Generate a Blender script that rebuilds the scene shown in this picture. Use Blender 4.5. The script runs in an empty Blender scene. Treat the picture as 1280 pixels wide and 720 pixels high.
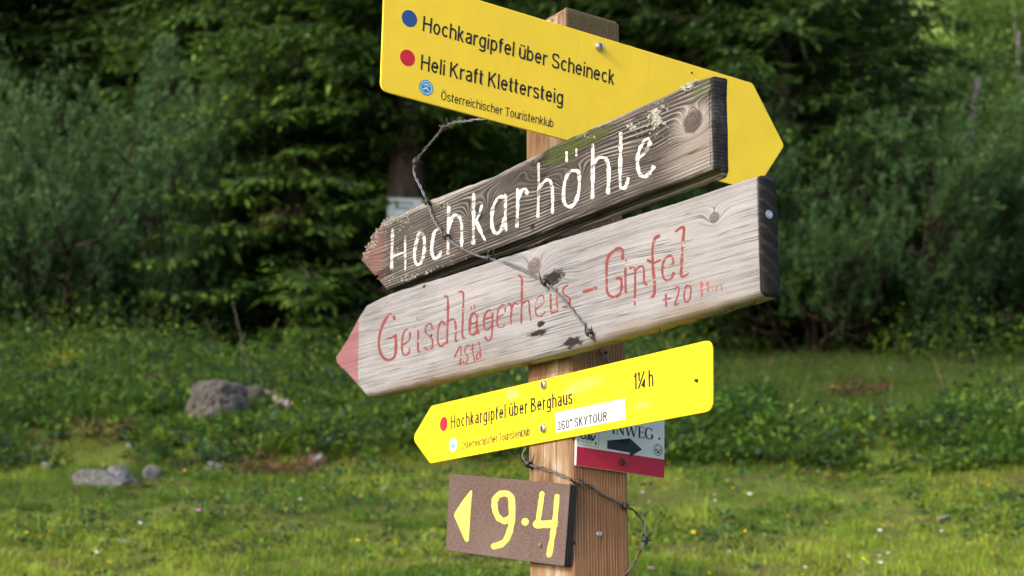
import bpy, bmesh, math, random
import numpy as np
from mathutils import Vector, Matrix

random.seed(7)
rng = np.random.default_rng(7)
S = bpy.context.scene
COL = S.collection

# ------------------------------------------------------------------ camera, sky, sun, exposure
FPX, DPX = 2400.0, 500.0                       # focal length and horizon offset of the photograph, in its pixels
PITCH = math.atan(DPX / FPX)
CAM = np.array([0.0, 0.0, 1.5])
cd = bpy.data.cameras.new('camera')
cam = bpy.data.objects.new('camera', cd)
COL.objects.link(cam)
cam.location = CAM
cam.rotation_euler = (math.pi / 2 + PITCH, 0, 0)
cd.sensor_width = 36
cd.lens = 36 * FPX / 1280
cd.clip_start = 0.05
cd.clip_end = 1000
cd.dof.use_dof = True
cd.dof.focus_distance = 2.60
cd.dof.aperture_fstop = 9.0
S.camera = cam

SUN_AZ = math.atan2(-0.76, -0.65)              # from the left, a little behind the camera
SUN_EL = math.radians(31)
W = bpy.data.worlds.new('World')
S.world = W
W.use_nodes = True
wn = W.node_tree
wn.nodes.clear()
sky = wn.nodes.new('ShaderNodeTexSky')
sky.sky_type = 'NISHITA'
sky.sun_disc = False
sky.sun_elevation = SUN_EL
sky.sun_rotation = SUN_AZ
sky.air_density = 1.0
sky.dust_density = 4.0
sky.ozone_density = 1.0
bg = wn.nodes.new('ShaderNodeBackground')
bg.inputs['Strength'].default_value = 0.15
wo = wn.nodes.new('ShaderNodeOutputWorld')
wn.links.new(sky.outputs[0], bg.inputs[0])
wn.links.new(bg.outputs[0], wo.inputs[0])

sl = bpy.data.lights.new('sun', 'SUN')
sl.energy = 0.85
sl.angle = math.radians(3)
sl.color = (1.0, 0.99, 0.98)
so = bpy.data.objects.new('sun', sl)
COL.objects.link(so)
sd = Vector((math.sin(SUN_AZ) * math.cos(SUN_EL), math.cos(SUN_AZ) * math.cos(SUN_EL), math.sin(SUN_EL)))
so.rotation_euler = sd.to_track_quat('Z', 'Y').to_euler()
so.location = (-20, -10, 30)

S.view_settings.view_transform = 'Standard'
S.view_settings.look = 'None'
S.view_settings.gamma = 1
S.view_settings.use_curve_mapping = False
S.view_settings.exposure = 1.3
S.render.engine = 'CYCLES'
S.cycles.max_bounces = 5
S.cycles.diffuse_bounces = 3
S.cycles.transmission_bounces = 3
S.cycles.use_denoising = True

# ------------------------------------------------------------------ general helpers
def tag(o, label=None, cat=None, group=None, kind=None):
    if label: o['label'] = label
    if cat: o['category'] = cat
    if group: o['group'] = group
    if kind: o['kind'] = kind
    return o

def empty(name, loc=(0, 0, 0), mat=None):
    o = bpy.data.objects.new(name, None)
    o.empty_display_size = 0.05
    COL.objects.link(o)
    if mat is not None: o.matrix_world = mat
    else: o.location = loc
    return o

def link(name, me, mat=None, parent=None, loc=None):
    o = bpy.data.objects.new(name, me)
    COL.objects.link(o)
    if mat is not None and not me.materials:
        me.materials.append(mat)
    if parent is not None: o.parent = parent
    if loc is not None: o.location = loc
    return o

def np_mesh(name, V, F, col=None, smooth=False):
    """V (n,3); F list of (m,k) index arrays; col (n,3) colour per vertex"""
    me = bpy.data.meshes.new(name)
    V = np.asarray(V, dtype=np.float32)
    F = [np.asarray(f, dtype=np.int32) for f in F if len(f)]
    nl = sum(f.size for f in F)
    nf = sum(len(f) for f in F)
    me.vertices.add(len(V)); me.loops.add(nl); me.polygons.add(nf)
    me.vertices.foreach_set('co', V.ravel())
    me.loops.foreach_set('vertex_index', np.concatenate([f.ravel() for f in F]))
    tot = np.concatenate([np.full(len(f), f.shape[1], np.int32) for f in F])
    st = np.concatenate([[0], np.cumsum(tot)[:-1]]).astype(np.int32)
    me.polygons.foreach_set('loop_start', st)
    me.polygons.foreach_set('loop_total', tot)
    me.polygons.foreach_set('use_smooth', np.full(nf, smooth))
    if col is not None:
        a = me.attributes.new('tint', 'FLOAT_COLOR', 'POINT')
        c = np.ones((len(V), 4), np.float32); c[:, :3] = col
        a.data.foreach_set('color', c.ravel())
    me.update(calc_edges=True)
    me.validate()
    return me

def unit(v):
    v = np.asarray(v, float)
    return v / (np.linalg.norm(v, axis=-1, keepdims=True) + 1e-12)

def hash2(i, j, s):
    n = (i.astype(np.int64) * 374761393 + j.astype(np.int64) * 668265263 + s * 1442695041) & 0x7fffffff
    n = (n ^ (n >> 13)) * 1274126177 & 0x7fffffff
    return ((n ^ (n >> 16)) & 0xffff) / 65535.0

def vnoise(x, y, s=0):
    x = np.asarray(x, float); y = np.asarray(y, float)
    i = np.floor(x); j = np.floor(y)
    u = x - i; v = y - j
    u = u * u * (3 - 2 * u); v = v * v * (3 - 2 * v)
    i = i.astype(np.int64); j = j.astype(np.int64)
    return (hash2(i, j, s) * (1 - u) + hash2(i + 1, j, s) * u) * (1 - v) + (hash2(i, j + 1, s) * (1 - u) + hash2(i + 1, j + 1, s) * u) * v

def fbm(x, y, s=0, o=3):
    t = 0; a = 0.5
    for k in range(o):
        t = t + a * vnoise(np.asarray(x) * 2 ** k, np.asarray(y) * 2 ** k, s + k * 17)
        a *= 0.5
    return t / (1 - 0.5 ** o)

def sstep(a, b, x):
    t = np.clip((x - a) / (b - a), 0, 1)
    return t * t * (3 - 2 * t)

CF = np.array([0, math.cos(PITCH), math.sin(PITCH)])
CU = np.array([0, -math.sin(PITCH), math.cos(PITCH)])
CR = np.array([1.0, 0, 0])

def ray(px, py):
    return CF + CR * (px - 640) / FPX + CU * (360 - py) / FPX

def at(px, py, d):
    r = ray(px, py)
    return CAM + r * (d / r[1])

# ------------------------------------------------------------------ terrain
def terrain(x, y):
    x = np.asarray(x, float); y = np.asarray(y, float)
    z = 0.257 * np.clip(y, -30, 10.2)
    z = z + 0.22 * np.clip(y - 10.2, 0, 11)
    z = z + 0.50 * np.clip(y - 21.2, 0, 300)
    edge = 10.35 + 0.6 * (fbm(x * 0.5, y * 0.1, 5) - 0.5) * 2 + 0.05 * x
    z = z + 0.20 * sstep(edge - 0.25, edge + 0.55, y)
    z = z + 0.10 * (fbm(x * 0.9, y * 0.9, 11) - 0.5) * sstep(3, 6, y)
    z = z + 0.05 * (fbm(x * 3.1, y * 3.1, 3) - 0.5) * sstep(9.8, 11, y)
    z = z + 0.075 * (fbm(x * 2.7, y * 3.2, 9) - 0.5) * sstep(5, 7, y) + 0.03 * (fbm(x * 7, y * 8, 19, 2) - 0.5)
    z = z + 0.16 * (fbm(x * 1.7, y * 2.2, 29) - 0.5) * sstep(10.0, 11.5, y)
    return z

def ground_hit(px, py):
    r = ray(px, py)
    d = 4.0
    while d < 120:
        p = CAM + r * (d / r[1])
        if p[2] <= terrain(p[0], p[1]): break
        d += 0.03
    p[2] = terrain(p[0], p[1])
    return p

# ------------------------------------------------------------------ node helpers
class NT:
    def __init__(self, name):
        self.m = bpy.data.materials.new(name)
        self.m.use_nodes = True
        self.t = self.m.node_tree
        self.t.nodes.clear()
        self.out = self.t.nodes.new('ShaderNodeOutputMaterial')
    def node(self, ty, **kw):
        n = self.t.nodes.new(ty)
        for k, v in kw.items(): setattr(n, k, v)
        return n
    def put(self, sock, v):
        if isinstance(v, bpy.types.NodeSocket): self.t.links.new(v, sock)
        elif v is not None:
            if isinstance(v, (tuple, list)) and sock.type == 'RGBA' and len(v) == 3: v = (*v, 1)
            sock.default_value = v
    def math(self, op, a, b=None, c=None, clamp=False):
        n = self.node('ShaderNodeMath', operation=op, use_clamp=clamp)
        self.put(n.inputs[0], a); self.put(n.inputs[1], b); self.put(n.inputs[2], c)
        return n.outputs[0]
    def add(self, a, b): return self.math('ADD', a, b)
    def sub(self, a, b): return self.math('SUBTRACT', a, b)
    def mul(self, a, b): return self.math('MULTIPLY', a, b)
    def mapr(self, v, a, b, c=0.0, d=1.0, smooth=True):
        n = self.node('ShaderNodeMapRange')
        n.interpolation_type = 'SMOOTHSTEP' if smooth else 'LINEAR'
        for s, q in zip(n.inputs, (v, a, b, c, d)): self.put(s, q)
        return n.outputs[0]
    def coord(self, kind='Object'):
        return self.node('ShaderNodeTexCoord').outputs[kind]
    def sep(self, v):
        n = self.node('ShaderNodeSeparateXYZ'); self.put(n.inputs[0], v); return n.outputs
    def comb(self, x, y, z):
        n = self.node('ShaderNodeCombineXYZ')
        for s, q in zip(n.inputs, (x, y, z)): self.put(s, q)
        return n.outputs[0]
    def vmul(self, v, s):
        n = self.node('ShaderNodeVectorMath', operation='MULTIPLY')
        self.put(n.inputs[0], v); self.put(n.inputs[1], s); return n.outputs[0]
    def noise(self, v, scale=1.0, detail=3.0, rough=0.55, dist=0.0):
        n = self.node('ShaderNodeTexNoise')
        self.put(n.inputs['Vector'], v)
        n.inputs['Scale'].default_value = scale
        n.inputs['Detail'].default_value = detail
        n.inputs['Roughness'].default_value = rough
        n.inputs['Distortion'].default_value = dist
        return n.outputs[0]
    def ramp(self, v, stops):
        n = self.node('ShaderNodeValToRGB')
        e = n.color_ramp.elements
        while len(e) < len(stops): e.new(0.5)
        for q, (p, c) in zip(e, stops):
            q.position = p; q.color = (*c, 1)
        self.put(n.inputs[0], v)
        return n.outputs[0]
    def mix(self, f, a, b, mode='MIX'):
        n = self.node('ShaderNodeMix', data_type='RGBA', blend_type=mode)
        self.put(n.inputs[0], f); self.put(n.inputs[6], a); self.put(n.inputs[7], b)
        return n.outputs[2]
    def attr(self, name='tint'):
        return self.node('ShaderNodeAttribute', attribute_name=name).outputs['Color']
    def bump(self, h, strength=0.5, dist=0.002):
        n = self.node('ShaderNodeBump')
        n.inputs['Strength'].default_value = strength
        n.inputs['Distance'].default_value = dist
        self.put(n.inputs['Height'], h)
        return n.outputs[0]
    def bsdf(self, color, rough=0.7, normal=None, metallic=0.0, spec=0.3):
        n = self.node('ShaderNodeBsdfPrincipled')
        self.put(n.inputs['Base Color'], color)
        self.put(n.inputs['Roughness'], rough)
        n.inputs['Metallic'].default_value = metallic
        n.inputs['Specular IOR Level'].default_value = spec
        if normal is not None: self.put(n.inputs['Normal'], normal)
        return n.outputs[0]
    def done(self, sh):
        self.t.links.new(sh, self.out.inputs[0])
        return self.m

def plain(name, c, rough=0.6, metallic=0.0, var=0.15, scale=60, spec=0.3):
    k = NT(name)
    n = k.noise(k.coord(), scale, 3)
    col = k.mix(k.mapr(n, 0.3, 0.7), tuple(x * (1 - var) for x in c), tuple(min(1, x * (1 + var)) for x in c))
    return k.done(k.bsdf(col, rough, k.bump(n, 0.15, 0.001), metallic, spec))

def leafmat(name, transl=0.3, gain=1.0, rough=0.55):
    k = NT(name)
    c = k.attr()
    if gain != 1.0: c = k.mix(1.0, c, (gain, gain, gain), 'MULTIPLY')
    a = k.bsdf(c, rough, spec=0.25)
    b = k.node('ShaderNodeBsdfTranslucent')
    k.put(b.inputs[0], c)
    m = k.node('ShaderNodeMixShader')
    m.inputs[0].default_value = transl
    k.t.links.new(a, m.inputs[1]); k.t.links.new(b.outputs[0], m.inputs[2])
    return k.done(m.outputs[0])

def grain(k, P, knots, warp, wscale=(3, 2, 9)):
    x, y, z = k.sep(P)
    n = k.noise(k.vmul(P, wscale), 1.0, 2)
    g = k.add(z, k.mul(k.sub(n, 0.5), warp))
    core = 0.0
    for kx, kz, sx, sz, amp, cr in knots:
        dx = k.math('DIVIDE', k.sub(x, kx), sx)
        dz = k.math('DIVIDE', k.sub(z, kz), sz)
        r2 = k.add(k.mul(dx, dx), k.mul(dz, dz))
        e = k.math('POWER', 2.71828, k.mul(r2, -1.0))
        g = k.add(g, k.mul(e, amp))
        if cr > 0:
            wob = k.mul(k.sub(k.noise(P, 90, 2), 0.5), 0.5 * cr)
            c = k.mapr(k.add(k.math('SQRT', r2), wob), cr * 0.75, cr * 1.05, 1, 0)
            core = k.math('MAXIMUM', core, c)
    return x, y, z, g, core

def wood(name, knots=(), lf=150, warp=0.006, stops=(), holes=(), moss=(), crackc=(0.02, 0.016, 0.013), knotc=(0.12, 0.09, 0.08),
         crack=0.9, ringw=0.35, pale=None, bump=0.8, end=None, axis='X', tint=None, mossc=(0.06, 0.075, 0.02)):
    k = NT(name)
    P = k.coord()
    if axis == 'Z':
        a, b, c = k.sep(P)
        P = k.comb(c, b, a)
    x, y, z, g, core = grain(k, P, knots, warp)
    s1 = k.noise(k.comb(k.mul(x, 4), k.mul(y, 25), k.mul(g, lf)), 1.0, 5, 0.68)
    amp = k.mapr(k.noise(k.vmul(P, (11, 11, 26)), 1.0, 3), 0.32, 0.68, 0.25, 1.0)
    ring = k.math('SINE', k.add(k.mul(g, lf * 9.0), k.mul(s1, 7.0)))
    ring = k.add(0.5, k.mul(k.sub(k.mapr(ring, -0.5, 1.0), 0.5), amp))
    fine = k.noise(k.comb(k.mul(x, 14), k.mul(y, 90), k.mul(g, lf * 6)), 1.0, 4, 0.7)
    blot = k.noise(k.vmul(P, (9, 9, 16)), 1.0, 4)
    t = k.add(k.add(k.mul(s1, 0.75 - ringw), k.mul(ring, ringw)), k.add(k.mul(k.sub(fine, 0.2), 0.5), k.mul(k.sub(blot, 0.5), 0.35)))
    col = k.ramp(t, stops)
    if pale:                                       # soft-edged tone patches (x centre, z centre, sx, sz, colour, strength)
        for px_, pz_, sx, sz, pc, st in pale:
            dx = k.math('DIVIDE', k.sub(x, px_), sx); dz = k.math('DIVIDE', k.sub(z, pz_), sz)
            r = k.math('SQRT', k.add(k.mul(dx, dx), k.mul(dz, dz)))
            m = k.mapr(k.add(r, k.mul(k.sub(blot, 0.5), 0.9)), 0.3, 1.1, st, 0)
            col = k.mix(m, col, pc)
    cn = k.noise(k.comb(k.mul(x, 1.5), k.mul(y, 12), k.mul(g, lf * 0.75)), 1.0, 2, 0.55)
    where = k.mapr(k.noise(k.vmul(P, (7, 7, 20)), 1.0, 2), 0.36, 0.5)
    cr = k.mul(k.mapr(k.math('ABSOLUTE', k.sub(cn, 0.5)), 0.001, 0.014, 1, 0), k.mul(where, crack))
    col = k.mix(cr, col, crackc)
    if knots:
        kr = k.math('SINE', k.mul(g, lf * 9.0))
        kc = k.mix(k.mapr(kr, -1, 1), tuple(c * 0.6 for c in knotc), tuple(c * 1.35 for c in knotc))
        col = k.mix(k.mul(core, 0.85), col, kc)
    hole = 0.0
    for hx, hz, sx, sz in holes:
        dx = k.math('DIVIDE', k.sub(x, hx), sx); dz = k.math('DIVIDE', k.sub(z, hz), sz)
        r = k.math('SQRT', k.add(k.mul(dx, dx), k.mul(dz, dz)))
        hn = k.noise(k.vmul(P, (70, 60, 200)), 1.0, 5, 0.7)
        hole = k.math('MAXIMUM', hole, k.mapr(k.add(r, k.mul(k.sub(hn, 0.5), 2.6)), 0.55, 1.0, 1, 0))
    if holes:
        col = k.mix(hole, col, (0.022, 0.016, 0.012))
    for mx, mz, sx, sz, st in moss:
        dx = k.math('DIVIDE', k.sub(x, mx), sx); dz = k.math('DIVIDE', k.sub(z, mz), sz)
        r = k.math('SQRT', k.add(k.mul(dx, dx), k.mul(dz, dz)))
        mn = k.noise(P, 55, 5, 0.7)
        m = k.mapr(k.add(r, k.mul(k.sub(mn, 0.5), 1.5)), 0.55, 1.1, st, 0)
        col = k.mix(m, col, k.mix(k.mapr(k.noise(P, 300, 2), 0.35, 0.65), mossc, tuple(q * 2 for q in mossc)))
    if tint is not None:
        for (x0, x1, tc, st) in tint:              # painted tip: a band along the length
            e = k.add(x, k.mul(k.sub(s1, 0.5), 0.004))
            m = k.mul(k.mapr(e, x0, x1, st, 0), k.mapr(fine, 0.25, 0.5, 0.35, 1))
            col = k.mix(m, col, tc)
    if end is not None:                            # end grain: only beyond the sawn end
        x0, ec, lines = end
        ry = k.add(y, 0.05); rz = k.add(z, 0.11)
        er = k.math('SQRT', k.add(k.mul(ry, ry), k.mul(rz, rz)))
        el = k.math('SINE', k.add(k.mul(er, lines), k.mul(k.noise(P, 60, 3), 5)))
        ecol = k.mix(k.mul(k.mapr(el, 0.1, 1), k.noise(P, 150, 3)), tuple(q * 0.6 for q in ec), tuple(q * 3.0 for q in ec))
        ecol = k.mix(k.mapr(k.noise(P, 120, 4), 0.35, 0.75), ecol, ec)
        col = k.mix(k.mapr(x, x0 - 0.0015, x0 + 0.0005), col, ecol)
    h = k.sub(t, k.mul(cr, 1.4))
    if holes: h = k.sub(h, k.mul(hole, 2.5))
    nrm = k.bump(h, bump, 0.0022)
    return k.done(k.bsdf(col, 0.82, nrm, spec=0.2))

def paint(name, c, wear=0.3, under=(0.1, 0.085, 0.075), lf=180, rough=0.6, var=0.12):
    k = NT(name)
    P = k.coord()
    x, y, z = k.sep(P)
    n1 = k.noise(k.comb(k.mul(x, 14), k.mul(y, 14), k.mul(z, lf)), 1.0, 4, 0.6)
    n2 = k.noise(P, 70, 4, 0.65)
    n = k.add(k.mul(n1, 0.6), k.mul(n2, 0.4))
    col = k.mix(k.mapr(n2, 0.3, 0.7), tuple(q * (1 - var) for q in c), tuple(min(1, q * (1 + var)) for q in c))
    col = k.mix(k.mapr(n, 0.5 + 0.22 * (1 - wear) - 0.03, 0.5 + 0.22 * (1 - wear) + 0.02), col, under)
    return k.done(k.bsdf(col, rough, k.bump(n, 0.4, 0.001)))

def catmull(pts, per=7):
    P = np.array(pts, float)
    if len(P) == 2:
        return P[0] + (P[1] - P[0]) * np.linspace(0, 1, per + 1)[:, None]
    Q = np.vstack([2 * P[0] - P[1], P, 2 * P[-1] - P[-2]])
    out = []
    for i in range(1, len(Q) - 2):
        for t in np.linspace(0, 1, per, endpoint=False):
            a, b, c, d = Q[i - 1], Q[i], Q[i + 1], Q[i + 2]
            out.append(0.5 * (2 * b + (c - a) * t + (2 * a - 5 * b + 4 * c - d) * t * t + (3 * b - a - 3 * c + d) * t ** 3))
    out.append(P[-1])
    return np.array(out)

def tube(path, r, seg=6, cap=True):
    path = np.array(path)
    t = unit(np.gradient(path, axis=0))
    ref = np.array([0.3, 0.2, 0.93])
    V = []; n = len(path)
    u = unit(np.cross(t[0], ref))
    rr = np.full(n, r) if np.isscalar(r) else np.array(r)
    for i in range(n):
        u = unit(u - t[i] * (u @ t[i])); v = np.cross(t[i], u)
        for k in range(seg):
            a = 2 * math.pi * k / seg
            V.append(path[i] + rr[i] * (u * math.cos(a) + v * math.sin(a)))
    F = []
    for i in range(n - 1):
        for k in range(seg):
            F.append((i * seg + k, i * seg + (k + 1) % seg, (i + 1) * seg + (k + 1) % seg, (i + 1) * seg + k))
    V += [path[0], path[-1]]
    T = []
    for k in range(seg):
        T.append((n * seg, (k + 1) % seg, k)); T.append((n * seg + 1, (n - 1) * seg + k, (n - 1) * seg + (k + 1) % seg))
    return np.array(V), np.array(F), np.array(T)

def tubes_mesh(paths, name, smooth=True, seg=6):
    V = []; F = []; T = []; b = 0
    for p, r in paths:
        v, f, t = tube(p, r, seg)
        V.append(v); F.append(f + b); T.append(t + b); b += len(v)
    return np_mesh(name, np.vstack(V), [np.vstack(F), np.vstack(T)], smooth=smooth)


# ------------------------------------------------------------------ ground
def build_ground():
    xs = np.concatenate([np.linspace(-90, -14, 50, endpoint=False), np.linspace(-14, 14, 260), np.linspace(14, 90, 51)[1:]])
    ys = np.concatenate([np.linspace(-25, 2, 30, endpoint=False), np.linspace(2, 24, 300, endpoint=False), np.linspace(24, 140, 120)])
    X, Y = np.meshgrid(xs, ys)
    Z = terrain(X, Y)
    nx, ny = len(xs), len(ys)
    idx = np.arange(nx * ny).reshape(ny, nx)
    F = np.stack([idx[:-1, :-1], idx[:-1, 1:], idx[1:, 1:], idx[1:, :-1]], -1).reshape(-1, 4)
    k = NT('soil_and_moss')
    P = k.coord()
    x, y, z = k.sep(P)
    n = k.noise(P, 1.3, 5, 0.6); m = k.noise(P, 9, 4, 0.65)
    mead = k.ramp(k.add(k.mul(n, 0.6), k.mul(m, 0.4)), [(0.3, (0.075, 0.055, 0.028)), (0.46, (0.09, 0.095, 0.022)), (0.62, (0.11, 0.15, 0.025))])
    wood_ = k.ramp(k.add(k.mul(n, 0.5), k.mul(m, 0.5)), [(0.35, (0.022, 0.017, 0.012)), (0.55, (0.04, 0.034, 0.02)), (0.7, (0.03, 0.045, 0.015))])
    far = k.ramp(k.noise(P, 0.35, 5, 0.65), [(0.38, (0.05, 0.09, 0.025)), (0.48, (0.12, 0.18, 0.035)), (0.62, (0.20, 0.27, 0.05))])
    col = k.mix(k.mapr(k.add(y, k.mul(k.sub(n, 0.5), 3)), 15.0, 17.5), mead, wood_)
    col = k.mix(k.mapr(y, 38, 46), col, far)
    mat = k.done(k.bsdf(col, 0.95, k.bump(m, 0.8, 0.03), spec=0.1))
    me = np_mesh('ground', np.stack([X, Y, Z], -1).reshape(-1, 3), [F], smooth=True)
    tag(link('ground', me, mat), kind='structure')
build_ground()

# ------------------------------------------------------------------ leaf tools
def kites(P, D, Sd, L, Wd, C, mid=0.45):
    """leaf-shaped quads: base P, direction D, side Sd, length, width, colour"""
    P = np.asarray(P, float); n = len(P)
    L = np.broadcast_to(L, n)[:, None]; Wd = np.broadcast_to(Wd, n)[:, None]
    V = np.stack([P, P + D * L * mid + Sd * Wd / 2, P + D * L, P + D * L * mid - Sd * Wd / 2], 1).reshape(-1, 3)
    F = np.arange(n * 4).reshape(n, 4)
    return V, F, np.repeat(C, 4, 0)

class Leaves:
    def __init__(self): self.V = []; self.F = []; self.C = []; self.n = 0
    def add(self, V, F, C):
        self.V.append(V); self.F.append(F + self.n); self.C.append(C); self.n += len(V)
    def mesh(self, name): return np_mesh(name, np.vstack(self.V), [np.vstack(self.F)], np.vstack(self.C))

def rvec(n, r): return unit(r.normal(size=(n, 3)))

def side_of(D, r, flat=0.0):
    """a random side vector across D; flat=1 keeps it horizontal"""
    up = np.array([0, 0, 1.0])
    h = np.cross(D, up); h = unit(h + 1e-6)
    v = np.cross(h, D)
    a = r.uniform(-1, 1, len(D)) * math.pi / 2 * (1 - flat)
    return h * np.cos(a)[:, None] + v * np.sin(a)[:, None]

# ------------------------------------------------------------------ grass and herbs (nobody could count them)
M_grass = leafmat('grass_blades', 0.5, 1.12)
M_leaf = leafmat('herb_leaves', 0.42, 1.05)

def clear_zone(x, y):
    return np.hypot(x - PX0, y - 2.66) > 0.1
PX0 = 0.08

def build_grass():
    r = np.random.default_rng(11)
    P = []
    for (y0, y1, dens) in ((1.5, 6.8, 500), (6.8, 9.0, 7600), (9.0, 11.5, 5200), (11.5, 15.0, 2300), (15.0, 19.5, 900)):
        hw0, hw1 = 0.29 * y0 + 1.3, 0.29 * y1 + 1.3
        n = int((y1 - y0) * (hw0 + hw1) * dens)
        y = r.uniform(y0, y1, n); x = r.uniform(-1, 1, n) * (0.29 * y + 1.3)
        P.append(np.stack([x, y], 1))
        m = int(n * 0.22)                                   # thinner beyond the frame's sides
        y = r.uniform(y0, y1, m); x = r.choice([-1, 1], m) * (0.29 * y + 1.3 + r.random(m) * (0.25 * y + 1.5))
        P.append(np.stack([x, y], 1))
    P = np.vstack(P)
    x, y = P[:, 0], P[:, 1]
    patch = fbm(x * 1.5, y * 1.5, 2)
    lump = fbm(x * 6, y * 7, 8)
    bare = fbm(x * 1.1 + 5, y * 2.6, 55)
    keep = (r.random(len(x)) < np.where(y < 11.5, sstep(0.30, 0.50, lump) * 0.6 + 0.4, 1)) & (r.random(len(x)) < 1 - 0.8 * sstep(0.60, 0.68, bare) * (y < 11))
    x, y, patch, lump = x[keep], y[keep], patch[keep], lump[keep]
    n = len(x)
    z = terrain(x, y) - 0.004
    h = r.uniform(0.02, 0.055, n) * (0.35 + 1.35 * sstep(.25, .75, lump))
    h = np.where(y > 10.6, h * 1.8 + 0.015, h)
    tall = r.random(n) < 0.01
    h = np.where(tall, h * 2.4, h * 0.85)
    w = r.uniform(0.0022, 0.0042, n) * np.where(y > 10.8, 1.5, 1.15)
    az = r.uniform(0, 2 * math.pi, n)
    lean = r.uniform(0.5, 2.1, n)
    d = np.stack([np.cos(az), np.sin(az), np.zeros(n)], 1)
    s = np.stack([-np.sin(az), np.cos(az), np.zeros(n)], 1)
    up = np.array([0, 0, 1.0])
    b = np.stack([x, y, z], 1)
    m = b + up * (h * 0.62)[:, None] + d * (h * 0.28 * lean)[:, None]
    t = b + up * (h * np.clip(1.05 - 0.25 * lean, 0.5, 1))[:, None] + d * (h * 0.85 * lean)[:, None]
    V = np.stack([b - s * w[:, None] / 2, b + s * w[:, None] / 2, m + s * w[:, None] * .4, m - s * w[:, None] * .4, t], 1).reshape(-1, 3)
    i = np.arange(n) * 5
    F4 = np.stack([i, i + 1, i + 2, i + 3], 1); F3 = np.stack([i + 3, i + 2, i + 4], 1)
    cA = np.array((0.22, 0.325, 0.032)); cB = np.array((0.31, 0.385, 0.05)); cC = np.array((0.095, 0.195, 0.024)); cD = np.array((0.26, 0.22, 0.09)); cE = np.array((0.15, 0.10, 0.035))
    c = cA + (cB - cA) * sstep(0.42, 0.66, patch)[:, None]
    c = c + (cC - c) * sstep(0.54, 0.36, patch)[:, None] * 0.8
    ff = sstep(10.2, 11.2, y + (patch - .5))[:, None]
    c = c * (1 - ff) + np.array((0.085, 0.160, 0.024)) * ff
    q = r.random(n)
    c = np.where((q < 0.07)[:, None], cD, c); c = np.where((q > 0.965)[:, None], cE, c)
    c = c * (0.62 + 0.76 * fbm(x * 15, y * 15, 61, 2))[:, None]
    c = c * r.uniform(0.65, 1.35, n)[:, None]
    me = np_mesh('meadow_grass', V, [F4, F3], np.repeat(c, 5, 0))
    tag(link('meadow_grass', me, M_grass), kind='stuff')
build_grass()

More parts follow.
